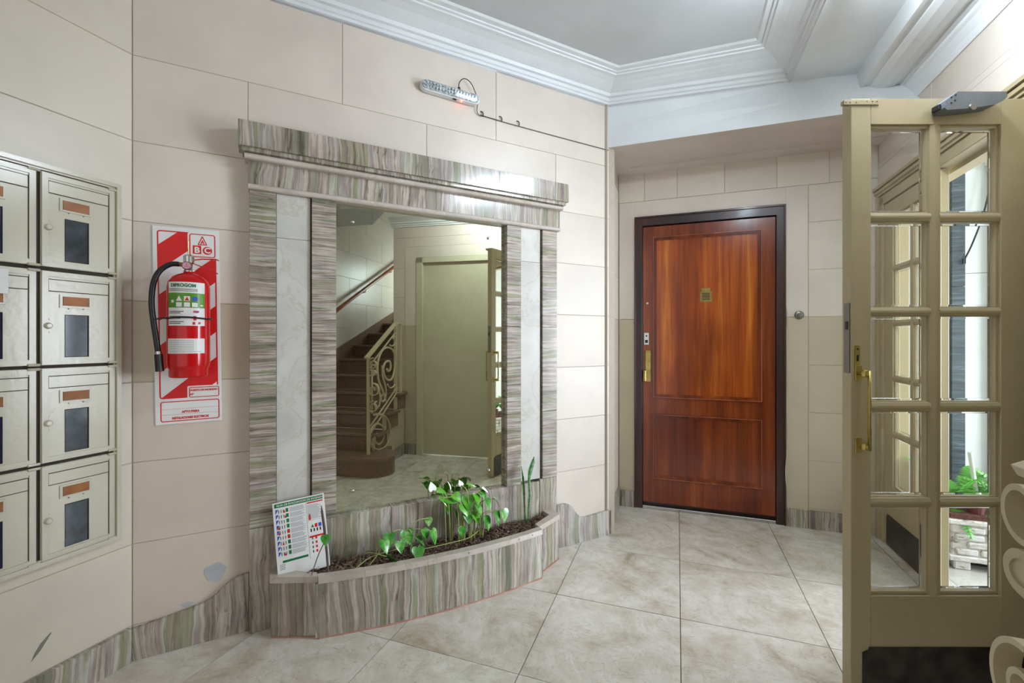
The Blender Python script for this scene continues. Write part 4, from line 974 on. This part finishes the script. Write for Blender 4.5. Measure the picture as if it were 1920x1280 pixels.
bm = nb(); tube(bm, smoothp([(.79, 2.99, 2.46), (.80, 2.99, 2.3), (.76, 2.99, 2.05), (.70, 2.985, 1.85), (.655, 2.98, 1.74)], 6), .005, 6); box(bm, .645, .66, 2.975, 2.985, 1.71, 1.745)
mono('hanging_cord', bm, M['rubber'], FF, (.79, 2.99, 2.46), 'thin dark cord hanging on the white hall wall behind the glass door', 'cord')
# trough with ferns
tr_ = thing('fern_trough', 'weathered white concrete trough on feet in the entrance hall behind glass', 'planter', FF, (.62, 2.28, 0))
bm = nb(); box(bm, .20, 1.15, 2.12, 2.40, .045, .255, bev=.006); box(bm, .185, 1.165, 2.105, 2.415, .235, .262, bev=.006); box(bm, .185, 1.165, 2.105, 2.415, .045, .075, bev=.006)
part(tr_, 'trough_body', bm, M['flaky'])
for x in (.21, .62, 1.07): part(tr_, 'foot', bx(x, x+.07, 2.115, 2.405, 0, .046, bev=.006), M['flaky'])
rk = random.Random(11)
for r_ in range(4):
    x = .215+(.05 if r_ % 2 else 0)
    while x < 1.1:
        w_ = rk.uniform(.07, .12); part(tr_, 'moulded_brick', bx(x, x+w_, 2.108, 2.125, .08+r_*.038, .08+r_*.038+.032, bev=.006), M['flaky']); x += w_+.012
part(tr_, 'soil_bed', bx(.20, 1.15, 2.12, 2.40, .255, .285), plain('red_brown_soil', srgb(96, 56, 46), .9, 0, .3, 60))
bm = nb(); tube(bm, [(.375, 2.25, .28), (.315, 2.20, .60)], .010, 10); mono('white_tube', bm, M['hall_white'], FF, (.375, 2.25, .28), 'white tube leaning up out of the fern trough behind glass', 'tube')
bm = nb(); lathe(bm, [(.03, 0), (.038, .05), (.04, .07), (.0, .07)], (.33, 2.18, .285), 14); mono('small_pot', bm, plain('dark_red_pot', srgb(96, 44, 40), .6), FF, (.33, 2.18, .285), 'small dark red pot standing in the fern trough', 'pot')
def frond(p0, dx, dy, h, L_):
    bm = nb(); n_ = 16; prev = None; pts = []
    for k_ in range(n_+1):
        f = k_/n_; pts.append(Vector((p0[0]+dx*f*L_, p0[1]+dy*f*L_, p0[2]+h*f-((.9*h+.1)*1.1 if h < .1 else .42*h+.05)*f*f)))
    tube(bm, pts, .0016, 4); sd = Vector((-dy, dx, 0)).normalized()
    for k_ in range(2, n_):
        wl_ = .045*math.sin(PI*(k_/n_)**.7)+.006; t_ = (pts[k_]-pts[k_-1]).normalized()
        for s_ in (1, -1):
            a = pts[k_]; b = a+sd*s_*wl_+t_*.012+Vector((0, 0, -.006)); c_ = a+t_*.011
            bm.faces.new([bm.verts.new(v) for v in (a, (a+b)/2+t_*-.003, b, (c_+b)/2+t_*.003, c_)])
    return bm
for ix, (cx, cy) in enumerate(((.25, 2.22), (.36, 2.30), (.50, 2.2), (.80, 2.25))):
    fr_ = thing('fern', ['feathery fern at the near end of the trough beside the shut glazed leaf', 'feathery fern behind the small dark pot in the trough', 'feathery fern drooping over the trough front beside the white tube', 'feathery fern at the far right end of the trough'][ix], 'plant', FF, (cx, cy, .285), 'ferns in the white trough')
    for k_ in range(9):
        a = rk.uniform(0, 2*PI) if k_ else -PI/2+.1
        part(fr_, 'frond', frond((cx, cy, .285), math.cos(a), math.sin(a)*.8, rk.uniform(.22, .50) if k_ else .06, rk.uniform(.12, .24)), M['fern'])

# ------------------------------------------------------------------ stairs (mirror view)
ss = thing('staircase', 'brown granite staircase with rounded bottom step, seen in the mirror', 'stairs', FF, (-.5, -.7, 0))
sz = [.17, .33, .495, .66, .82, .982, 1.137, 1.288, 1.431, 1.58, 1.73, 1.88]; sb = [-.80, -.62, -.41, -.18, .05, .303, .609, .951, 1.337, 1.70, 2.05, 2.4]
def bull(b0_, b1_, r):
    cx, cy = b0_+r, -.13-.02
    pts = [(b1_, -1.2), (b0_, -1.2)]
    for k_ in range(9):
        a = PI-PI*k_/8*.98; pts.append((cx+r*math.cos(a), cy+r*math.sin(a)))
    pts.append((b1_, cy)); return pts
bm = nb(); prism(bm, bull(-.86, -.40, .17), 'z', 0, .135); part(ss, 'riser', bm, M['granite'])
bm = nb(); prism(bm, bull(-.885, -.38, .19), 'z', .136, .17); part(ss, 'tread', bm, M['granite'])
for k_ in range(1, 12):
    e = -.195 if sb[k_] < 0 else -.335; nb_ = sb[k_+1]+.02 if k_ < 11 else 2.8
    part(ss, 'riser', bx(sb[k_]+.025, nb_, -1.2, e-.0, sz[k_-1]-.0, sz[k_]-.032), M['granite'])
    part(ss, 'tread', bx(sb[k_], nb_, -1.2, e+(.03 if sb[k_] < 0 else 0), sz[k_]-.031, sz[k_], bev=.006), M['granite'])
bm = nb(); prism(bm, [(-.60, 0), (-.005, 0), (-.005, .62), (-.18, .62), (-.18, .46), (-.41, .46), (-.41, .30), (-.60, .30)], 'y', -.235, -.205); part(ss, 'side_panel', bm, M['wall_mid'])
part(ss, 'side_skirting', bx(-.60, -.02, -.205, -.190, 0, .11), M['mv'])
bm = nb(); prism(bm, [(-.80, .0), (-.80, .48), (-.1, .92), (.303, 1.112), (1.675, 1.613), (2.8, 2.1), (2.8, 1.5), (1.3, 1.2), (.3, .6)], 'y', -1.1995, -1.185); part(ss, 'wall_skirting', bm, M['granite'])
bm = nb(); tube(bm, [(-.6, -1.13, 1.12), (.303, -1.13, 1.60), (1.66, -1.13, 2.30), (2.4, -1.13, 2.7)], .022, 12)
hr = thing('handrail', 'varnished wooden handrail on the stair wall, seen in the mirror', 'handrail', FF, (.3, -1.13, 1.6)); part(hr, 'rail', bm, M['wood_rail'], smooth=True)
for bb, zz in ((-.3, 1.28), (.8, 1.857), (1.5, 2.217)):
    bm = nb(); tube(bm, [(bb, -1.2, zz-.06), (bb, -1.13, zz-.05), (bb, -1.13, zz-.015)], .006, 6); part(hr, 'bracket', bm, M['steel'])
# balustrade
bl = thing('iron_balustrade', 'cream painted wrought iron balustrade with scrolls on the stair', 'balustrade', FF @ Matrix.Translation((.022, 0, 0)), (-.752, -.197, .17))
TP = -.197
def p3(l): return [(b, TP, z) for b, z in l]
def bar_(name, l, r, sm=0):
    bm = nb(); tube(bm, smoothp(p3(l), sm) if sm else p3(l), r, 8); part(bl, name, bm, M['iron'], smooth=True)
bm = nb(); box(bm, -.765, -.74, TP-.012, TP+.012, .17, 1.045, bev=.002); part(bl, 'newel_post', bm, M['iron'])
for b, z0, z1 in ((-.229, .655, 1.36), (-.127, .655, 1.355)):
    bm = nb(); box(bm, b-.011, b+.011, TP-.011, TP+.011, z0, z1, bev=.002); part(bl, 'post', bm, M['iron'])
bm = nb(); strap(bm, p3([(-.785, 1.04), (-.757, 1.054), (-.229, 1.372), (-.115, 1.366)]), (0, 1, 0), .045, .014); part(bl, 'top_rail', bm, M['iron'])
bar_('rail_bar', [(-.70, .985), (-.229, 1.278)], .008); bar_('rail_bar', [(-.724, .415), (-.215, .711)], .008); bar_('rail_bar', [(-.724, .349), (-.215, .664), (-.127, .655)], .008)
scr = [[(-.438, .606), (-.484, .701), (-.578, .836), (-.588, .986), (-.509, 1.096), (-.393, 1.126), (-.271, 1.077), (-.249, .943), (-.299, .826), (-.38, .807), (-.458, .852), (-.484, .93), (-.438, .985), (-.367, .991), (-.337, .954), (-.353, .903), (-.393, .896), (-.415, .92)],
 [(-.504, .957), (-.496, .855), (-.438, .747), (-.432, .67), (-.484, .612), (-.521, .63), (-.521, .668), (-.484, .676)],
 [(-.406, .77), (-.353, .728), (-.285, .732), (-.249, .755)],
 [(-.654, .512), (-.509, .489), (-.393, .418), (-.353, .32), (-.367, .23), (-.458, .17), (-.583, .175), (-.678, .22), (-.724, .295), (-.712, .377), (-.643, .418), (-.559, .409), (-.484, .358), (-.471, .291), (-.509, .236), (-.571, .224), (-.631, .262), (-.631, .312), (-.595, .323)],
 [(-.724, .933), (-.678, .972), (-.619, .951), (-.607, .901), (-.643, .891)], [(-.689, .894), (-.689, .53)],
 [(-.595, .788), (-.546, .683), (-.559, .584), (-.631, .582), (-.643, .621), (-.607, .628)],
 [(-.36, 1.15), (-.30, 1.14), (-.24, 1.17), (-.235, 1.22), (-.27, 1.235), (-.29, 1.21)]]
for l in scr: bar_('scroll', l, .0105 if len(l) > 10 else .008, 4 if len(l) > 2 else 0)
# curled leaf ends on the newel, towards the room
def curl(t0_, zc, r, sgn=1, turns=1.35, wd_=.03, th_=.008, start=.5):
    pts = []
    for k_ in range(44):
        f = k_/43; a = start*PI+sgn*f*turns*2*PI; rr = r*(1-.72*f); pts.append((-.752, t0_+rr*math.cos(a), zc+rr*math.sin(a)))
    bm = nb(); strap(bm, pts, (1, 0, 0), wd_, th_); return bm
part(bl, 'curled_leaf', curl(-.152, .985, .054, 1, 1.4), M['iron'])
bm = nb(); pts = smoothp([(-.752, -.175, .93), (-.752, -.14, .925), (-.752, -.125, .905), (-.752, -.14, .885), (-.752, -.19, .88)], 5); strap(bm, pts, (1, 0, 0), .03, .012)
lathe(bm, [(.022, -.012), (.024, 0), (.022, .012)], (-.752, -.145, .905), 18, 'x'); part(bl, 'curled_leaf', bm, M['iron'])
part(bl, 'curled_leaf', curl(-.148, .750, .062, -1, 1.3, start=.55), M['iron'])
part(bl, 'curled_leaf', curl(-.150, .60, .055, 1, 1.4), M['iron'])

# ------------------------------------------------------------------ emergency lamp, cable
eml = FM @ Matrix.Translation((1.262, -.0, 2.447)) @ Matrix.Rotation(math.radians(1.2), 4, 'Y')
em = thing('emergency_light', 'long clear plastic emergency light bar with small diodes high on the wall', 'lamp', eml, (0, 0, 0))
def stadium(L_, r, n_=8):
    pts = []
    for k_ in range(n_+1): a = -PI/2+PI*k_/n_; pts.append((L_/2-r+r*math.cos(a), r*math.sin(a)))
    for k_ in range(n_+1): a = PI/2+PI*k_/n_; pts.append((-L_/2+r+r*math.cos(a), r*math.sin(a)))
    return pts
bm = nb(); prism(bm, stadium(.312, .026), 'y', -.034, -.006); part(em, 'housing', bm, M['sign_white'])
bm = nb(); prism(bm, stadium(.300, .021), 'y', -.042, -.034); part(em, 'lens_tray', bm, M['reflector'])
for i in range(17):
    for j in (-1, 1):
        x = -.128+i*.016; on = i > 9 and j < 0
        bm = nb(); lathe(bm, [(.0058, -.0425), (.0062, -.046), (.0045, -.049), (.0005, -.0498)], (x, 0, j*.0085), 8, 'y'); part(em, 'diode', bm, M['led_on' if on else 'reflector'])
bm = nb(); lathe(bm, [(.004, -.0), (.004, -.004), (.0005, -.005)], (.058, -.026, -.027), 8, 'z'); part(em, 'indicator', bm, M['led_red'])
bm = nb(); box(bm, .012, .030, -.030, -.020, -.030, -.0255); part(em, 'switch', bm, M['black'])
bm = nb(); box(bm, .040, .052, -.024, -.012, .024, .045, bev=.002); tube(bm, smoothp([(.046, -.018, .04), (.048, -.018, .07), (.075, -.018, .098), (.11, -.02, .085), (.136, -.022, .04), (.150, -.02, .0), (.152, -.012, -.03), (.153, -.01, -.05), (.165, -.008, -.062), (.180, -.006, -.064)], 5), .0022, 6)
part(em, 'power_lead', bm, M['rubber'], smooth=True)
bm = nb(); tube(bm, [(1.437, -.004, 2.384), (1.6, -.004, 2.379), (1.9, -.004, 2.376), (2.305, -.004, 2.373)], .0028, 6)
cb = thing('wall_cable', 'thin brown cable clipped along the wall from the emergency light to the corner', 'cable', FM, (1.44, 0, 2.384)); part(cb, 'wire', bm, plain('brown_wire', srgb(110, 96, 82), .5), smooth=True)
for s_ in (1.445, 1.556, 1.664):
    bm = nb(); tube(bm, smoothp([(s_-.008, -.003, 2.405), (s_+.003, -.006, 2.402), (s_+.006, -.007, 2.39), (s_+.003, -.006, 2.379)], 4), .0025, 6); part(cb, 'cable_clip', bm, M['rubber'])

# fluorescent batten on the lowered ceiling strip, just out of the frame
cl_ = thing('ceiling_lamp', 'white fluorescent tube lamp hung from the lowered ceiling strip', 'lamp', FF, (-.50, .75, 2.65))
part(cl_, 'batten', bx(-.515, -.485, .53, 1.15, 2.535, 2.555, bev=.004), M['white'])
for y in (.545, 1.135): part(cl_, 'lamp_holder', bx(-.512, -.488, y-.008, y+.008, 2.49, 2.536, bev=.002), M['white'])
for y in (.65, 1.03): part(cl_, 'drop_rod', bx(-.504, -.496, y-.004, y+.004, 2.554, 2.65), M['white'])
bm = nb(); tube(bm, [(-.50, .553, 2.505), (-.50, 1.127, 2.505)], .016, 12); part(cl_, 'fluorescent_tube', bm, M['bulb'], smooth=True)
